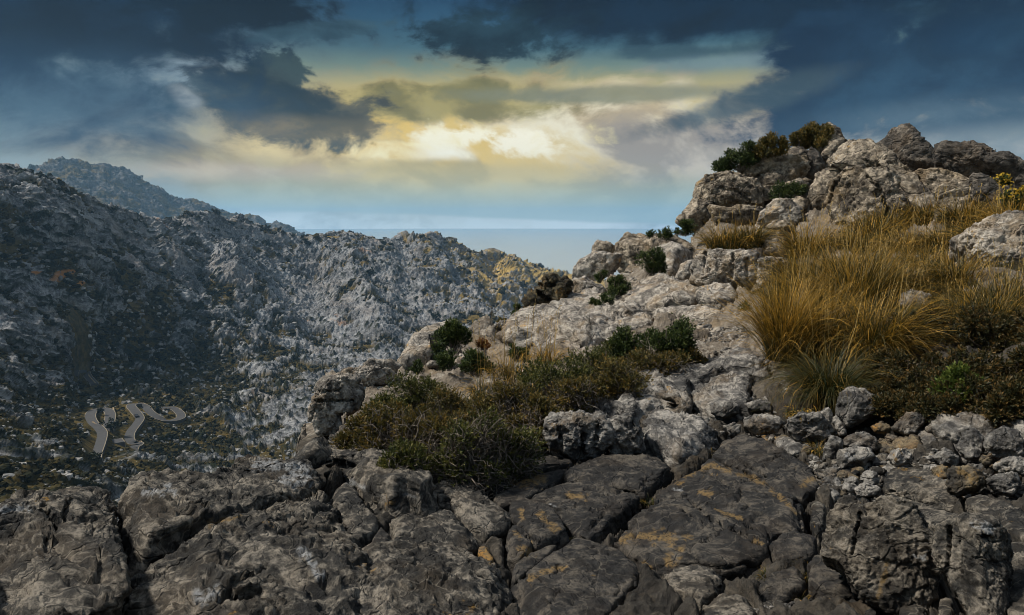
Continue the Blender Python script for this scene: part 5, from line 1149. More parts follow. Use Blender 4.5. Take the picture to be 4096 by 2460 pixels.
def build_rock(q):
    rng = np.random.default_rng(q['seed'] * 13 + 1)
    poly = q['poly']; x, y = poly[:, 0], poly[:, 1]
    area = .5 * abs(np.dot(x, np.roll(y, 1)) - np.dot(y, np.roll(x, 1)))
    cx, cy = x.mean(), y.mean()
    # densify outline with a little roughness
    nx = np.roll(x, -1); ny = np.roll(y, -1)
    k = np.linspace(0, 1, 6, endpoint=False)
    xx = (x[:, None] + (nx - x)[:, None] * k).ravel(); yy = (y[:, None] + (ny - y)[:, None] * k).ravel()
    if q['m'] == 'g': P = g_pt(xx, yy)
    else:
        yb = y.max(); r0 = q['r'] if q['r'] else float(g_r(cx, yb - 2))
        r0 = min(r0, float(g_r(cx, yb - 2)) * .985); hh = (yb - y.min()) * r0 / FX
        rt = min(r0 + q['lean'] * hh, float(g_r(cx, y.min())) * .985); r = r0 + (rt - r0) * (yb - yy) / (yb - y.min())
        P = unproj(xx, yy, r)
    c0 = P.mean(0); _, _, Vt = np.linalg.svd(P - c0)
    nrm = Vt[2]
    if np.dot(nrm, -c0) < 0: nrm = -nrm
    e1 = Vt[0]; e2 = np.cross(nrm, e1)
    uv = np.stack([(P - c0) @ e1, (P - c0) @ e2], 1)
    # radial table of the outline
    th = np.linspace(-math.pi, math.pi, 361)
    Rt = np.zeros(361); A = uv; B = np.roll(uv, -1, 0)
    for i, t_ in enumerate(th):
        d = np.array([math.cos(t_), math.sin(t_)]); e = B - A
        den = d[0] * e[:, 1] - d[1] * e[:, 0]
        den = np.where(np.abs(den) < 1e-12, 1e-12, den)
        s = (A[:, 0] * e[:, 1] - A[:, 1] * e[:, 0]) / den
        u = (A[:, 0] * d[1] - A[:, 1] * d[0]) / den
        ok = (s > 0) & (u >= -1e-6) & (u <= 1 + 1e-6)
        Rt[i] = s[ok].max() if ok.any() else 0
    Rt = np.where(Rt <= 0, np.median(Rt), Rt)
    size = math.sqrt(abs(.5 * np.sum(uv[:, 0] * np.roll(uv[:, 1], 1) - uv[:, 1] * np.roll(uv[:, 0], 1))))
    n = int(min(max(math.sqrt(area) * .80, 9), 150))
    D, Q = cubesphere(n)
    ang = np.arctan2(D[:, 1], D[:, 0]); rho = np.hypot(D[:, 0], D[:, 1]); w = D[:, 2]
    p = q['p'] + 4.; k = 1 / (rho ** p + np.abs(w) ** p) ** (1 / p)
    S3 = D * k[:, None]
    for _ in range(q['chips'] + (8 if q['m'] == 's' else 2)):          # planes knocked off the block
        v = rng.normal(0, 1, 3); v[2] = abs(v[2]) * 1.3; v /= np.linalg.norm(v)
        sup = (S3 @ v).max(); dd = sup * (rng.uniform(.76, .94) if q['m'] == 's' else rng.uniform(.88, .97)) if v[2] > .45 else sup * rng.uniform(.90, .98)
        over = np.clip(S3 @ v - dd, 0, None); S3 = S3 - over[:, None] * v * .95
    Rr = np.interp(ang, th, Rt)
    thick = q['th'] * size
    cen = c0 - nrm * thick * (1 - 2 * q['up'] * .5)
    V = cen + (S3[:, :1] * e1 + S3[:, 1:2] * e2) * Rr[:, None] + S3[:, 2:] * nrm * thick
    if Q.shape[0]:
        nn = np.cross(V[Q[:, 1]] - V[Q[:, 0]], V[Q[:, 2]] - V[Q[:, 0]])
        if (nn * (V[Q].mean(1) - cen)).sum() < 0: Q = Q[:, ::-1]
    flat = .5 if q['mat'] == 'char' else 1.
    am = q['am'] * (.62 if q['mat'] == 'dark' else 1.)
    V = rock_relief(V, Q, size, q['seed'], am, flat, .8, 1., {'char': .45, 'dark': .62}.get(q['mat'], 1.))
    xp, yp = to_px(V); rj = float(np.hypot(*cen[:2])); NN = vnorm(V, Q); face = (NN * -V).sum(1) > 0
    jt = fbm(V / (.010 * rj), 4, .65, 77)
    dn = trace(xp, yp, DENT, .5 * jt) * face
    if dn.max() > 0: V = V - NN * dn[:, None]
    at = {'goldp': trace(xp, yp, GOLD, 1.5 * jt) * face, 'whitep': trace(xp, yp, WHITE, 1.5 * jt) * face}
    o = mesh(q['name'], V, Q, M[q['mat']], org=cen, attrs=at)
    tag(o, q['label'], q['cat'])
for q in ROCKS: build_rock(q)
tick('rocks %d' % len(ROCKS))
# ------------------------------------------------------------------ loose stones and gravel
def ground_dip(x, y):
    return mlook(mb, np.asarray(x, float), np.asarray(y, float))
def build_stones():
    rng = np.random.default_rng(77)
    protos = []
    for k in range(9):
        D, Q = cubesphere(7)
        S3 = D / (np.abs(D) ** 3.2).sum(1)[:, None] ** (1 / 3.2)
        for _ in range(11):
            v = rng.normal(0, 1, 3); v /= np.linalg.norm(v); dd = (S3 @ v).max() * rng.uniform(.62, .9)
            S3 = S3 - np.clip(S3 @ v - dd, 0, None)[:, None] * v
        S3 = S3 * np.array([1, rng.uniform(.6, .95), rng.uniform(.4, .75)])
        S3 = S3 + vnorm(S3, Q) * (.10 * fbm(S3 * 2.2 + k * 5, 3, seed=k))[:, None]
        protos.append((S3, Q))
    mm = {'pale': M['pale'], 'mid': M['mid'], 'dark': M['dark'], 'orange': M['orange']}
    data = {}
    zones = [  # polygon, count, size px range, mats, label, group
        (T6([(830,1180),(920,1190),(1180,1290),(1420,1200),(1450,1270),(1350,1400),(1180,1484),(1000,1500),(900,1420),(830,1300)]), 85, (3., 8.5), ('mid','mid','dark','dark','orange'), 'in the gravel gully beside the largest slab', 'stones in the gravel gully'),
        (T4([(700,1180),(850,1130),(960,1150),(960,1250),(930,1380),(820,1420),(700,1400),(640,1280)]), 60, (2., 5.5), ('pale','pale','mid','orange'), 'on the path left of the tussocks', 'stones on the path'),
        (T6([(1290,1010),(1700,1080),(1950,1200),(2450,1240),(2466,1484),(2200,1500),(1700,1450),(1420,1280),(1330,1190)]), 60, (4., 11.), ('mid','mid','dark','orange'), 'in the rubble around the orange-stained block', 'stones in the right rubble'),
        (T6([(0,870),(330,1020),(640,960),(900,1100),(760,1150),(500,1060),(100,1000),(0,960)]), 35, (3., 8.), ('mid','pale','mid','orange'), 'in the rubble strip above the slabs', 'stones above the charcoal slabs'),
        (T4([(260,950),(480,960),(640,1010),(560,1000),(330,1050),(250,1110),(180,1080)]), 26, (2.5, 6.), ('pale','pale','orange'), 'among the green shrubs near the cliff edge', 'stones near the cliff edge'),
        (T9([(700,1230),(1000,1310),(1300,1330),(1700,1400),(1600,1440),(700,1440)]), 22, (4., 10.), ('dark','dark','orange'), 'at the foot of the big upright block', 'stones at the bottom edge')]
    for poly, n, (s0, s1), mats, lab, grp in zones:
        p = np.array(poly); lo, hi = p.min(0), p.max(0); c = 0
        while c < n:
            x, y = rng.uniform(lo, hi)
            if not inpoly(np.array([x]), np.array([y]), poly)[0]: continue
            c += 1
            r = float(g_r(x, y)); s = (s0 + (s1 - s0) * rng.random() ** 2.0) * r / FX
            k = int(rng.integers(0, 9)); mn = mats[int(rng.integers(0, len(mats)))]
            key = (k, mn)
            P = unproj(x, y, r); dip = float(ground_dip(x, y)) * (.16 + .02 * r) * .35
            if key not in data:
                o = mesh('stone', protos[k][0], protos[k][1], mm[mn]); data[key] = o.data
            else:
                o = bpy.data.objects.new('stone', data[key]); C.objects.link(o)
            o.location = [float(P[0]), float(P[1]), float(P[2] - dip + s * .15)]
            o.scale = (s, s, s); o.rotation_euler = tuple(float(v) for v in rng.uniform(-.5, .5, 2)) + (float(rng.uniform(0, 6.28)),)
            cw = {'pale': 'pale', 'mid': 'grey', 'dark': 'dark', 'orange': 'rust-stained'}[mn]; sw = ('flat', 'chunky', 'angular', 'blunt', 'wedge-shaped', 'squarish', 'long', 'rounded', 'jagged')[k]
            zw = 'larger' if s > (s0 + .45 * (s1 - s0)) * r / FX else 'small'
            tag(o, ' '.join((zw + ' ' + sw + ' ' + cw + ' stone ' + lab).split()[:16]), 'stone', grp)
    # finer gravel
    D, Q = cubesphere(2); Vs = []; Qs = []
    n = 7000
    X = []; 
    allp = [(z[0], z[1]) for z in zones]
    cnt = 0
    V0 = []
    for poly, w in [(zones[0][0], 1600), (zones[1][0], 1700), (zones[2][0], 1500), (zones[3][0], 800), (zones[4][0], 500), (zones[5][0], 500), (T4([(430,1120),(560,1140),(960,1100),(960,1180),(700,1230),(450,1220)]), 700), ([(1010,440),(1280,420),(1290,720),(1010,640)], 1800), ([(752,355),(790,372),(800,415),(760,420),(735,390)], 500), ([(400,365),(440,340),(500,335),(560,345),(480,372)], 700), (T4([(1200,590),(1500,640),(1700,600),(1900,640),(1700,740),(1250,700)]), 500), (T5([(1750,560),(1900,440),(2100,430),(2300,440),(2200,500),(1950,500)]), 500)]:
        p = np.array(poly); lo, hi = p.min(0), p.max(0)
        q = rng.uniform(lo, hi, (w * 3, 2)); q = q[inpoly(q[:, 0], q[:, 1], poly)][:w]
        X.append(q)
    X = np.concatenate(X); n = len(X); r = g_r(X[:, 0], X[:, 1])
    P = unproj(X[:, 0], X[:, 1], r); s = (1. + 2.2 * rng.random(n) ** 2) * r / FX
    P[:, 2] += -ground_dip(X[:, 0], X[:, 1]) * (.16 + .02 * r) * .55 + s * .2
    a = rng.uniform(0, 6.28, n); sc = np.stack([rng.uniform(.8, 1.4, n), rng.uniform(.6, 1., n), rng.uniform(.4, .8, n)], 1) * s[:, None]
    B = D[None] * sc[:, None, :] * (1 + .25 * rng.normal(0, 1, (n, len(D), 1)))
    ca, sa = np.cos(a)[:, None], np.sin(a)[:, None]
    B = np.stack([B[..., 0] * ca - B[..., 1] * sa, B[..., 0] * sa + B[..., 1] * ca, B[..., 2]], -1) + P[:, None]
    Qa = (Q[None] + (np.arange(n) * len(D))[:, None, None]).reshape(-1, 4)
    mi = np.repeat(np.where(r > 7.5, rng.integers(1, 3, n), rng.integers(0, 2, n)), len(Q))
    mesh('gravel', B.reshape(-1, 3), Qa, [M['dark'], M['mid'], M['pale']], mi=mi, smooth=False, props={'kind': 'stuff', 'label': 'fine broken gravel over the path and gully', 'category': 'gravel'})
build_stones()
tick('stones')

# ------------------------------------------------------------------ plants
def tubes(paths, radii, sides=4):
    """paths (n, k, 3), radii (n, k) -> one mesh of thin tapering stems"""
    n, k, _ = paths.shape
    T = np.gradient(paths, axis=1); T /= np.maximum(np.linalg.norm(T, axis=2, keepdims=True), 1e-9)
    ref = np.where(np.abs(T[..., 2:]) > .8, np.array([1., 0, 0]), np.array([0, 0, 1.]))
    A = np.cross(T, ref); A /= np.maximum(np.linalg.norm(A, axis=2, keepdims=True), 1e-9); B = np.cross(T, A)
    an = np.arange(sides) / sides * 2 * math.pi
    V = paths[:, :, None] + radii[:, :, None, None] * (A[:, :, None] * np.cos(an)[:, None] + B[:, :, None] * np.sin(an)[:, None])
    i = np.arange(k - 1)[:, None] * sides; j = np.arange(sides)[None]; j2 = (j + 1) % sides
    q = np.stack([i + j, i + j2, i + sides + j2, i + sides + j], -1).reshape(-1, 4)
    Q = (q[None] + (np.arange(n) * k * sides)[:, None, None]).reshape(-1, 4)
    return V.reshape(-1, 3), Q
def leafcloud(c, d, L, Wd, rng, tint):
    """one bent leaf per point: c origin, d direction"""
    n = len(c)
    s = np.cross(d, rng.normal(0, 1, (n, 3))); s /= np.maximum(np.linalg.norm(s, axis=1, keepdims=True), 1e-9)
    L = L[:, None]; Wd = Wd[:, None]
    V = np.stack([c, c + d * L * .5 - s * Wd, c + d * L, c + d * L * .5 + s * Wd], 1).reshape(-1, 3)
    return V, np.arange(n * 4).reshape(-1, 4), np.repeat(tint, 4)
def unit(v): return v / np.maximum(np.linalg.norm(v, axis=-1, keepdims=True), 1e-9)
SEED = [100]
def shrub(px, py, wpx, hpx, label, mat='green', r=None, leaf=1., twigs=0.1, group=None, name='shrub', cat='shrub', dens=1., sink=.1, lean=0., flowers=None, spiky=.5, twmat='twig'):
    SEED[0] += 1; rng = np.random.default_rng(SEED[0])
    r = float(r if r is not None else g_r(px, py)); P = unproj(px, py, r)
    w = wpx * .5 * r / FX; h = hpx * r / FX; pxm = r / FX
    e = empty(name, P, label, cat, group)
    nl = int(rng.integers(6, 11)) + int(wpx / 14)
    lc = rng.normal(0, 1, (nl, 3)); lc = unit(lc) * rng.random((nl, 1)) ** .4
    lc[:, 2] = np.abs(lc[:, 2])
    lc = lc * [w * .74, w * .66, h * .68]; lc[:, 2] += h * .02
    lc[:, 0] += lean * lc[:, 2]
    lr = rng.uniform(.24, .44, nl) * min(w, h * .9) * (1.15)
    area = wpx * hpx
    nsh = int(np.clip(area * .42 * dens, 50, 1100)); per = 13
    k = rng.integers(0, nl, nsh)
    d = unit(rng.normal(0, 1, (nsh, 3)) + [0, 0, .7])
    Ls = np.maximum(.085 * leaf, 4.2 * pxm) * rng.uniform(.7, 1.4, nsh)
    tip = lc[k] + d * (lr[k] * rng.uniform(.55, 1.08, nsh) ** .7)[:, None]
    tip[:, 2] = np.maximum(tip[:, 2], .02)
    sd = unit(d + np.array([0, 0, .9]) * spiky + rng.normal(0, .25, (nsh, 3)))
    tt = np.linspace(0, 1, per)
    c = tip[:, None] - sd[:, None] * (Ls[:, None] * (1 - tt)[None])[..., None]
    out = unit(rng.normal(0, 1, (nsh, per, 3)))
    ld = unit(out * .8 + sd[:, None] * (.45 + .8 * tt)[None, :, None])
    LL = np.maximum(.030 * leaf, 1.9 * pxm) * rng.uniform(.7, 1.3, (nsh, per))
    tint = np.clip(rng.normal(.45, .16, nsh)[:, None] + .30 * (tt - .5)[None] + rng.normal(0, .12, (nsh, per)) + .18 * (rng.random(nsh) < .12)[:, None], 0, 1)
    V, Q, tn = leafcloud(c.reshape(-1, 3), ld.reshape(-1, 3), LL.ravel(), LL.ravel() * .20, rng, tint.ravel())
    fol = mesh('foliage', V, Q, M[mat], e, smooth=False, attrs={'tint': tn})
    if flowers:
        m_ = int(nsh * 1.6); kk = rng.integers(0, nsh, m_)
        c = tip[kk] + rng.normal(0, .02 + pxm, (m_, 3)); keep = c[:, 2] > h * .35; c = c[keep]
        dd = unit(rng.normal(0, 1, (len(c), 3)))
        LL = np.full(len(c), max(.03, 2.2 * pxm))
        V, Q, tn = leafcloud(c, dd, LL, LL * .45, rng, rng.uniform(.45, 1, len(c)))
        mesh('flowers', V, Q, M[flowers], e, smooth=False, attrs={'tint': tn}, props={'kind': 'stuff'})
    # wood: stems from the base to the lobes, plus crooked twigs
    nb = 10 + int(area * .012 * twigs * 10)
    kx = rng.integers(0, nl, nb); K = 9
    a = np.stack([rng.normal(0, .14 * w, nb), rng.normal(0, .14 * w, nb), np.full(nb, -.05)], 1)
    b = lc[kx] + unit(rng.normal(0, 1, (nb, 3)) + [0, -.5, .2]) * (lr[kx] * rng.uniform(.6, 1.12, nb))[:, None]
    if twigs >= 1:
        st = rng.random(nb) < .75; a[st] = lc[kx][st] * .5 + rng.normal(0, .2 * w, (int(st.sum()), 3)) * [1, 1, .3]
    t = np.linspace(0, 1, K)[None, :, None]
    path = a[:, None] * (1 - t) + b[:, None] * t
    wob = np.cumsum(rng.normal(0, 1, (nb, K, 3)), 1) * .035 * (w + h) * .5
    path = path + wob * np.sin(t * math.pi * .9)
    rad = np.maximum(rng.uniform(.35, 1, (nb, 1)) * .007, .28 * pxm) * (1.25 - .9 * t[..., 0])
    V, Q = tubes(path, rad)
    mesh('branches', V, Q, M[twmat], e)
    return e
def tussock(px, py, hpx, rpx, label, n=900, gold=.5, r=None, stalks=10, droop=1., lean=(0, 0), stalk_h=1.45, name='grass_tussock', width=1., group=None, litter=False):
    SEED[0] += 1; rng = np.random.default_rng(SEED[0])
    r = float(r if r is not None else g_r(px, py)); P = unproj(px, py, r); pxm = r / FX
    P[2] -= .05
    H = hpx * pxm; Rb = rpx * pxm
    e = empty(name, P, label, 'grass tussock', group)
    K = 8
    def blades(n, L, tilt, bend, w0, tint, rb):
        ph = rng.uniform(0, 2 * math.pi, n); q = np.sqrt(rng.random(n)) * rb
        base = np.stack([np.cos(ph) * q, np.sin(ph) * q, np.zeros(n)], 1)
        ph = ph + rng.normal(0, .7, n)
        hd = np.stack([np.cos(ph) + lean[0], np.sin(ph) + lean[1]], 1); hd /= np.linalg.norm(hd, axis=1, keepdims=True)
        s = np.linspace(0, 1, K)
        ang = tilt[:, None] + bend[:, None] * s[None] ** 1.5
        ds = L[:, None] / (K - 1)
        hx = np.concatenate([np.zeros((n, 1)), np.cumsum(np.sin(ang[:, 1:]) * ds, 1)], 1)
        hz = np.concatenate([np.zeros((n, 1)), np.cumsum(np.cos(ang[:, 1:]) * ds, 1)], 1)
        path = base[:, None] + np.stack([hx * hd[:, :1], hx * hd[:, 1:], hz], -1)
        path += np.cumsum(rng.normal(0, .006, (n, K, 3)), 1) * L[:, None, None]
        path[..., 2] = np.maximum(path[..., 2], -.05 + .0 * path[..., 2])
        side = np.stack([-hd[:, 1], hd[:, 0], rng.normal(0, .5, n)], 1); side = unit(side)
        ww = w0[:, None] * (1 - s[None] ** 2.2 * .9)
        A = path - side[:, None] * ww[..., None]; B = path + side[:, None] * ww[..., None]
        V = np.stack([A, B], 2).reshape(-1, 3)
        i = np.arange(K - 1) * 2; q4 = np.stack([i, i + 1, i + 3, i + 2], 1)
        Q = (q4[None] + (np.arange(n) * K * 2)[:, None, None]).reshape(-1, 4)
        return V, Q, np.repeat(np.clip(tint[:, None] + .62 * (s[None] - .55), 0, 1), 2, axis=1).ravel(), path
    gold = np.clip(gold - .10 + rng.normal(0, .20), .05, 1); isg = rng.random(n) < gold
    tint = np.where(isg, rng.normal(.62, .22, n), rng.normal(.14, .14, n))
    L = H * rng.uniform(.55, 1.25, n) * 1.12
    tilt = np.abs(rng.normal(.12, .28, n)); bend = rng.uniform(.5, 2.5, n) * droop
    w0 = np.maximum(.0022, .30 * pxm) * rng.uniform(.7, 1.3, n) * width
    V, Q, tn, _ = blades(n, L, tilt, bend, w0, np.clip(tint, 0, 1), Rb)
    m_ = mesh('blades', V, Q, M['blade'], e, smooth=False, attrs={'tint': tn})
    m_['kind'] = 'stuff'
    if stalks:
        ns = stalks; L = H * stalk_h * rng.uniform(.75, 1.15, ns)
        V, Q, tn, path = blades(ns, L, np.abs(rng.normal(.05, .12, ns)), rng.uniform(.0, .35, ns), np.full(ns, max(.0016, .28 * pxm)), rng.uniform(.1, .5, ns), Rb)
        # drooping seed heads
        c = []; d = []
        for k in range(ns):
            p = path[k]; f = rng.uniform(5.3, 7, 18); i = np.minimum(f.astype(int), K - 2); u = (f - i)[:, None]
            q = p[i] * (1 - u) + p[i + 1] * u; c.append(q); d.append(unit((p[i + 1] - p[i])) + rng.normal(0, .35, (18, 3)))
        c = np.concatenate(c); d = unit(np.concatenate(d)); LL = np.full(len(c), max(.018, 1.4 * pxm)) * rng.uniform(.7, 1.3, len(c))
        V2, Q2, t2 = leafcloud(c, d, LL, LL * .15, rng, rng.uniform(.2, .9, len(c)))
        mesh('seed_stalks', np.concatenate([V, V2]), np.concatenate([Q, Q2 + len(V)]), M['seed'], e, smooth=False, attrs={'tint': np.concatenate([tn, t2])})
    return e
def tf(x, y): return (x * .4144, y * .4144)

# shrubs along the ridge edge
shrub(*T5([(850,408)])[0], 44, 34, 'dark green shrub on the pale hump at the left end of the ridge', r=9.9, leaf=1.1, dens=1.3)
shrub(*T5([(760,440)])[0], 20, 18, 'small green shrub at the left foot of the dark green ridge shrub', r=9.3)
shrub(*T5([(645,522)])[0], 18, 16, 'little dark shrub between the pale hump and the flat-topped rocks', r=8.9)
shrub(*T5([(1000,395)])[0], 20, 12, 'russet dead-leaved shrublet beside the dark green ridge shrub', 'dead', r=10., name='shrub')
shrub(*T5([(800,500)])[0], 30, 20, 'low green cushion below the dark green ridge shrub', r=8.6, dens=1.2)
shrub(*T5([(960,530)])[0], 46, 24, 'low green cushion around the smooth pale stone', r=8.2, dens=1.2)
shrub(*T5([(1200,440)])[0], 24, 18, 'round green shrublet in front of the pale whaleback slab', r=9.6, dens=1.2)
shrub(*T5([(1195,275)])[0], 22, 29, 'narrow upright green shrub left of the black lichen rock', r=13.2, dens=1.4)
shrub(*T2([(1660,1015)])[0], 18, 9, 'olive mat of plants on the cliff edge below the narrow upright shrub', 'brown', r=12.6)
shrub(*T2([(2020,925)])[0], 30, 14, 'olive growth at the foot of the black lichen rock', 'brown', r=13.)
shrub(*T4([(137,990)])[0], 18, 14, 'smallest of the three round shrubs left of the path', r=13.6, dens=1.3)
shrub(*T4([(240,1068)])[0], 34, 26, 'middle round shrub of the three left of the path', r=12.6, dens=1.4)
shrub(*T4([(145,1122)])[0], 34, 11, 'low flat green shrub under the round shrubs', r=11.6, dens=1.2)
shrub(*T4([(425,955)])[0], 38, 31, 'large round green shrub between the sunlit block and the long furrowed block', r=14, dens=1.4)
shrub(*T4([(500,755)])[0], 26, 11, 'green shrub spreading on the far tan ledge', r=17.6, dens=1.3)
shrub(*T4([(415,745)])[0], 12, 6, 'tiny green shrub at the outer end of the far tan ledge', r=18)
shrub(*T4([(605,735)])[0], 26, 18, 'dense green shrub at the foot of the layered tan rocks', r=17, dens=1.4)
shrub(*T4([(460,1192)])[0], 13, 10, 'small olive shrublet growing on the pale path slab', 'brown', r=11.4)
shrub(*T4([(540,1215)])[0], 13, 8, 'tiny dark shrublet right of the olive one on the path', r=10.8)
shrub(*T4([(940,1195)])[0], 28, 19, 'dark green shrub at the left edge of the big golden tussock', r=10.4, dens=1.4)
shrub(*T4([(300,1400)])[0], 44, 34, 'leafy left lobe of the green shrub growing over the scrub', 'green', r=8.3, dens=1.2)
shrub(*T4([(570,1400)])[0], 56, 40, 'bushy right lobe of the green shrub beside the path', 'green', r=8.2, dens=1.3)
shrub(*T4([(440,1405)])[0], 60, 40, 'middle of the green shrub with bare grey twigs beneath', 'green', r=8.1, twigs=1., dens=1.1)
# on the knoll
shrub(*T4([(1165,560)])[0], 34, 24, 'dark green bush in the cleft of the knoll', r=18., dens=1.5)
shrub(*T4([(1255,525)])[0], 14, 12, 'small dark bush against the round stone on the knoll', r=18.4)
for (x, y, w, h, lab) in [(815,385,19,16,'lowest bush on the left shoulder skyline of the knoll'), (880,350,22,21,'second skyline bush up the left shoulder'), (950,320,24,20,'third skyline bush on the left shoulder, the densest'), (1020,290,22,18,'bush joining the skyline row to the tall one'), (1075,272,20,23,'tallest bush at the top of the left shoulder row')]:
    shrub(*T4([(x + 14, y + 26)])[0], w * 1.35, h * 1.2, lab, 'green' if x < 1000 else 'brown', r=19.6, dens=1.7, group='skyline bushes on the left shoulder')
shrub(*T4([(1240,268)])[0], 28, 30, 'left half of the summit bush', 'brown', r=21.2, dens=1.7)
shrub(*T4([(1310,262)])[0], 32, 34, 'right half of the summit bush', 'brown', r=21.4, dens=1.7)
shrub(*T4([(1378,262)])[0], 24, 24, 'bush hanging down beside the summit peak rock', 'brown', r=21, dens=1.6)
shrub(*T4([(2225,620)])[0], 26, 24, 'dark green shrub left of the yellow gorse', r=15.6, dens=1.4)
shrub(*T4([(2320,580)])[0], 30, 33, 'tall yellow-flowering gorse bush above the whaleback boulder', 'green', r=15.2, dens=1.2, flowers='gorse')
shrub(*T4([(2440,610)])[0], 30, 26, 'second yellow gorse bush cut by the right edge', 'green', r=14.4, dens=1.2, flowers='gorse')
# brown-green scrub in the hollow behind the ledge
MIDS = [(366,456,44,30,1),(384,418,36,22,0),(395,452,60,52,1),(415,415,50,34,0),(432,466,70,52,1),(452,430,60,42,0),(470,482,74,58,1),(478,438,60,44,0),(505,476,60,52,1),(512,430,60,42,1),(540,440,50,40,1),(545,405,60,38,0),(572,414,56,36,1),(590,388,60,34,0),(622,396,60,32,0),(655,374,50,22,1),(610,362,40,22,0),(690,364,34,14,0),(408,480,50,34,1)]
MLAB = ['outermost scrub bush at the foot of the pale rock tower','small scrub bush beside the flat-topped pale rocks','scrub bush directly behind the humped dark boulder','olive bush below the low green cushions','scrub bush above the right shoulder of the humped boulder','middle scrub bush under the dry yellow stalks','twiggy scrub bush hanging over the narrow tilted slab','scrub bush between the dry stalks and the twiggy bush','twiggy scrub bush at the lowest point of the hollow','russet-topped scrub bush right of the dry stalks','scrub bush beside the grey cobbles','scrub bush below the pale whaleback slab','scrub bush left of the layered grey bench','scrub bush under the right end of the whaleback slab','scrub bush above the tilted bedded slab','scrub bush at the feet of the green path shrub','low scrub between the whaleback slab and the path shrub','last scrub bush where the hollow meets the path','scrub bush wedged behind the rim of the ledge']
for i, (x, y, w, h, tw) in enumerate(MIDS):
    shrub(x, y + 4, w * 1.5, h * 1.7, MLAB[i], ('brown', 'olive', 'brown', 'olive', 'brown')[i % 5], twigs=1.1 if tw else .4, dens=1.0, group='scrub bushes in the hollow', name='scrub_bush', cat='bush', leaf=.85, spiky=.2)
# dark scrub on the right
RS = [(900,352,60,34),(945,338,60,32),(990,345,60,32),(1028,340,50,34),(885,388,52,36),(925,392,62,42),(968,392,60,40),(1012,392,60,42),(905,412,50,32),(945,418,56,32),(985,414,54,34),(1020,418,50,34),(880,410,34,22)]
RL = ['dark scrub bush at the upper left of the right-hand thicket','dark scrub bush under the pale rock in the grass','dark scrub bush at the top of the thicket below the grass','dark scrub bush at the upper right edge','dark scrub bush touching the right side of the big tussock','dark scrub bush in the middle of the right thicket','dark scrub bush just behind the fresh green shrub','dark scrub bush at the right edge behind the rock bank','dark scrub bush above the rounded grey boulder','dark scrub bush above the squared boulder','dark scrub bush above the long pale-topped bank','dark scrub bush in the corner above the rock shelf','small dark bush behind the rounded grey boulder']
for i, (x, y, w, h) in enumerate(RS):
    shrub(x, y + 3, w * 1.25, h * 1.2, RL[i], 'scrub', twigs=.3, dens=1.15, group='dark scrub of the right-hand thicket', name='scrub_bush', cat='bush', leaf=.85, spiky=.25, twmat='darktwig')
shrub(966, 398, 50, 34, 'fresh bright green shrub in the middle of the dark right-hand thicket', 'bright', r=5.95, dens=1.3)

# tussock grass
for (x, y, w, h, r_, l) in [(2020,760,34,20,9.2,'dark green shrub sunk among the tall tussocks'),(2190,800,40,22,8.0,'green shrub between the pale rock in the grass and the thicket'),(2400,720,40,20,9.4,'green shrub in the grass before the whaleback boulder'),(1900,700,26,18,11.2,'green shrub behind the cracked end of the long block'),(2130,590,26,14,14.2,'low green shrub at the foot of the dome'),(2290,650,30,16,12,'green shrub left of the whaleback boulder')]:
    shrub(x * .4144, y * .4144, w, h, l, 'olive', r=r_, dens=1.2)
tussock(*tf(2000, 965), 62, 16, 'big dark green tussock drooping over the stones beside the path', 1500, .22, r=6.5, stalks=4, droop=1.35, stalk_h=1.6)
tussock(*tf(1890, 855), 72, 15, 'golden tussock standing at the path edge, left of the green one', 1300, .75, r=7.5, stalks=14, droop=.6)
tussock(*tf(1985, 870), 68, 18, 'tall straw-coloured tussock behind the big green one', 1300, .70, r=7.7, stalks=16, droop=.9)
tussock(*tf(2120, 865), 64, 20, 'wide golden tussock sweeping right over the dark scrub', 1500, .62, r=7.4, stalks=14, droop=1.1, lean=(.7, 0))
tussock(*tf(1960, 770), 60, 14, 'brownish upright tussock right of the long furrowed block', 1000, .55, r=9.4, stalks=14, droop=.7)
tussock(*tf(2070, 765), 66, 18, 'tall stalky tussock in the middle of the grass', 1200, .62, r=9., stalks=26, droop=.7)
tussock(*tf(2160, 760), 46, 18, 'low tussock left of the pale rock in the grass', 900, .45, r=9.2, stalks=12)
tussock(*tf(1760, 605), 28, 20, 'round tussock on the slope below the stout tan outcrop', 800, .42, r=13.8, stalks=6, droop=.9)
tussock(*tf(1810, 590), 26, 12, 'smaller tussock touching the round one on its right', 500, .5, r=13.9, stalks=4)
tussock(*tf(1950, 625), 34, 16, 'tussock at the left foot of the central dome', 800, .45, r=13.2, stalks=14, droop=.8)
tussock(*tf(2060, 620), 28, 18, 'tussock directly under the central dome', 800, .55, r=13.2, stalks=14, droop=.8)
tussock(*tf(2130, 690), 36, 18, 'tussock in front of the right side of the central dome', 900, .5, r=11.4, stalks=16, droop=.8)
tussock(*tf(2230, 590), 22, 18, 'yellowish tussock on the slope right of the dome', 800, .65, r=15., stalks=8)
tussock(*tf(2300, 575), 20, 15, 'tussock under the shaded skyline rock', 600, .6, r=15.4, stalks=6)
tussock(*tf(2390, 555), 24, 16, 'tussock growing around the yellow gorse', 700, .45, r=14.2, stalks=8)
tussock(*tf(2250, 680), 36, 20, 'bushy tussock left of the whaleback boulder', 1000, .5, r=11.2, stalks=12)
tussock(*tf(2320, 640), 24, 14, 'tussock at the upper left corner of the whaleback boulder', 600, .5, r=12.4, stalks=6)
tussock(*tf(2330, 745), 40, 18, 'tussock spreading in front of the whaleback boulder', 900, .4, r=9.2, stalks=14)
tussock(*tf(2430, 775), 46, 18, 'tall grassy tussock at the right edge in front of the boulder', 1000, .55, r=8.4, stalks=18)
tussock(*tf(2250, 770), 32, 18, 'low green tussock right of the pale rock in the grass', 900, .35, r=8.8, stalks=10)
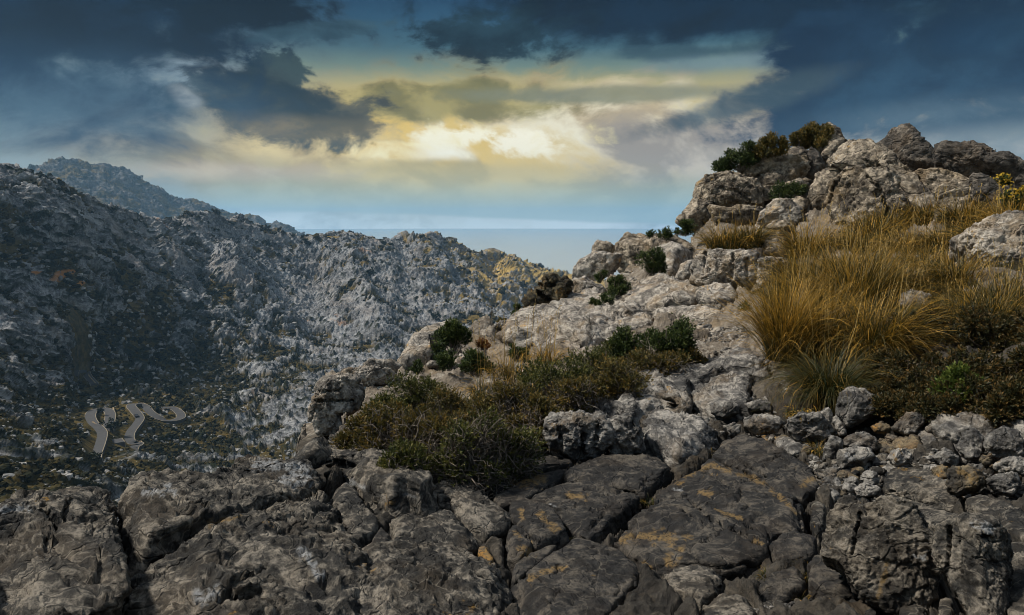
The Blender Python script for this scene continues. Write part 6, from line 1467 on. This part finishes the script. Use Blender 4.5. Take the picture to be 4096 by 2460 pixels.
tussock(*tf(2180, 655), 28, 14, 'tussock between the dome and the bushy tussock', 600, .5, r=12.2, stalks=8)
tussock(*tf(1235, 905), 30, 22, 'sparse golden grass clump in the scrub with tall bare stalks', 260, .95, r=8., stalks=14, droop=1.2, stalk_h=2.6)
tussock(*tf(1165, 955), 34, 8, 'arching yellow-green grass clump left of the tall stalks', 160, .8, r=7.3, stalks=5, droop=1.5, stalk_h=2.4)
tussock(*tf(1320, 870), 26, 14, 'thin golden grass in front of the whaleback slab', 160, .95, r=8.8, stalks=8, droop=1., stalk_h=2.4)
def cover():
    rng = np.random.default_rng(909); poly = TF([(1880,640),(2060,600),(2300,560),(2471,560),(3020,600),(3020,1080),(2560,1010),(2471,800),(2300,830),(2120,830),(1900,860),(1830,800),(1880,720)])
    p = np.array(poly); q = rng.uniform(p.min(0), p.max(0), (24000, 2)); q = q[inpoly(q[:, 0], q[:, 1], poly)]; q = q[mlook(occ, q[:, 0], q[:, 1]) < .5]
    n = len(q); r = g_r(q[:, 0], q[:, 1]); P = unproj(q[:, 0], q[:, 1], r); P[:, 2] -= .03
    # clumped
    H = (.16 + .22 * rng.random(n)) * (1 + .6 * fbm(P * 1.1, 2, seed=4)); K = 5; s = np.linspace(0, 1, K)
    ph = rng.uniform(0, 6.28, n); hd = np.stack([np.cos(ph), np.sin(ph), 0 * ph], 1); an = rng.uniform(.1, .5, n)[:, None] + rng.uniform(.4, 1.8, n)[:, None] * s
    path = P[:, None] + np.cumsum(np.sin(an) * H[:, None] / K, 1)[..., None] * hd[:, None] + np.cumsum(np.cos(an) * H[:, None] / K, 1)[..., None] * [0, 0, 1.]
    side = np.stack([-hd[:, 1], hd[:, 0], 0 * ph], 1); w = np.maximum(.0025, .38 * r / FX)[:, None] * (1 - .85 * s)
    V = np.stack([path - side[:, None] * w[..., None], path + side[:, None] * w[..., None]], 2).reshape(-1, 3)
    i = np.arange(K - 1) * 2; q4 = np.stack([i, i + 1, i + 3, i + 2], 1); Q = (q4[None] + (np.arange(n) * K * 2)[:, None, None]).reshape(-1, 4)
    tint = np.repeat(np.clip(rng.normal(.20, .2, n) + .4 * fbm(P * .8, 2, seed=6), 0, 1), K * 2)
    mesh('grass', V, Q, M['blade'], smooth=False, attrs={'tint': tint}, props={'kind': 'stuff', 'label': 'low olive and straw grass between the tussocks', 'category': 'grass'})
cover()
for (x, y, hp, rp, g, l) in [(1930,700,42,15,.4,'green-based tussock between the brownish one and the central dome'),(2020,690,40,16,.5,'tussock behind the tall stalky one'),(2100,740,44,17,.45,'dense green tussock behind the wide golden one'),(2200,720,38,16,.5,'tussock above the pale rock in the grass'),(2300,700,36,16,.4,'green tussock left of the lower edge of the whaleback boulder'),
        (2380,800,44,17,.45,'dark tussock where the grass meets the thicket'),(2310,810,38,15,.5,'tussock at the top of the thicket beside the pale rock'),(2200,620,28,15,.6,'golden tussock at the right foot of the central dome'),(2280,610,26,14,.55,'small golden tussock under the shaded skyline rock'),(2010,800,50,16,.35,'deep green tussock behind the tall straw-coloured one'),(1900,760,44,12,.35,'green tussock against the cracked end of the long block'),
        (2150,560,24,14,.6,'tussock on the ground just below the dome'),(2240,545,24,14,.65,'golden tussock behind the yellowish one'),(2330,548,26,14,.55,'tussock just left of the gorse stems'),(2440,560,30,16,.6,'golden tussock at the right edge beneath the second gorse bush'),(2100,590,30,15,.55,'tussock hiding the base of the dome'),(2380,600,30,16,.5,'tussock between the gorse and the whaleback boulder')]:
    tussock(*tf(x, y), hp, rp, l, 900, g, stalks=6, droop=.95)
# dead grass litter and little tufts in the joints
tussock(*T6([(800,840)])[0], 10, 16, 'mat of dead russet straw under the big green tussock', 260, 1., r=5.9, stalks=0, droop=2.2, name='dead_grass', width=1.4)
for i, (p, lab, hp, rp) in enumerate([(T8([(1640,720)])[0], 'dark tuft in the crack beside the angular slab', 11, 5), (T8([(1700,790)])[0], 'dark tuft lower down the same crack as the angular slab', 9, 4), (T8([(2280,510)])[0], 'dark tuft at the junction of the charcoal slabs', 9, 6),
        (T6([(900,1120)])[0], 'dark heathery tuft below the banded boulder', 14, 7), (T6([(1030,1190)])[0], 'dark tuft at the foot of the upright rubble slab', 10, 4), (T9([(1040,1110)])[0], 'dark tuft left of the big upright block', 16, 5),
        (T9([(770,1130)])[0], 'dark tuft at the right tip of the largest slab', 12, 5), (T9([(1000,1290)])[0], 'dark tuft beside the low grey wedge', 14, 4), (T6([(60,1150)])[0], 'dark tuft in the joint left of the cracked slab', 12, 5), (T6([(560,1075)])[0], 'dark tuft under the wide stepped rock', 9, 5), (T8([(800,1160)])[0], 'brown mossy tuft on the pitted boulder', 7, 8)]):
    tussock(*p, hp, rp, lab, 150, .3, stalks=0, droop=1.4, name='grass_tuft', width=.8, group='tufts growing in the rock joints')
# thin bare stems against the hillside
def stem(px, py, hpx, r, label):
    SEED[0] += 1; rng = np.random.default_rng(SEED[0]); P = unproj(px, py, r); pxm = r / FX; H = hpx * pxm
    t = np.linspace(0, 1, 10)
    main = np.stack([.05 * H * np.sin(t * 3 + rng.random() * 3), 0 * t, H * t], 1)
    paths = [main]
    for k in range(7):
        i = int(rng.integers(3, 9)); q = np.linspace(0, 1, 10)[:, None]
        paths.append(main[i] + q * (np.array([rng.choice([-1, 1]) * rng.uniform(.06, .16), 0, rng.uniform(.10, .22)]) * H))
    V, Q = tubes(np.array(paths), np.full((8, 10), max(.002, .3 * pxm)), 3)
    o = mesh('dry_stem', V, Q, M['twig']); o.location = [float(v) for v in P]
    tag(o, label, 'dry plant', 'bare dry stems along the ridge')
for p, h, r, l in [(T2([(1582,1010)])[0], 17, 10.5, 'bare stem at the cliff edge left of the olive mat'), (T2([(1915,1080)])[0], 25, 9.6, 'forked bare stem in front of the black lichen rock'), (T2([(2395,1240)])[0], 36, 8.8, 'bare branching stem left of the green path shrub'),
                   (T2([(1795,1090)])[0], 16, 10.2, 'thin bare stem beside the narrow upright shrub'), (T2([(1030,1380)])[0], 18, 8.8, 'dark bare stem on the pale hump at the ridge end'), (T5([(690,480)])[0], 14, 8.9, 'short bare stem by the small pale block')]:
    stem(*p, h, r, l)
tick('plants')

# ------------------------------------------------------------------ haze
def build_haze():
    m = bpy.data.materials.new('sea haze'); m.use_nodes = True; nt = m.node_tree; nt.nodes.clear()
    v = nt.nodes.new('ShaderNodeVolumePrincipled'); o = nt.nodes.new('ShaderNodeOutputMaterial')
    v.inputs['Color'].default_value = (.36, .66, .98, 1); v.inputs['Density'].default_value = HAZE
    v.inputs['Anisotropy'].default_value = .2
    nt.links.new(v.outputs[0], o.inputs['Volume'])
    V, Q = box((0, 0, (-200 + 265) / 2), (33000, 33000, 465))
    mesh('haze', V, Q, m, smooth=False, props={'kind': 'stuff', 'label': 'thin blue sea haze over the valley', 'category': 'haze'})
HAZE = 8.5e-5
build_haze()
tick('done')
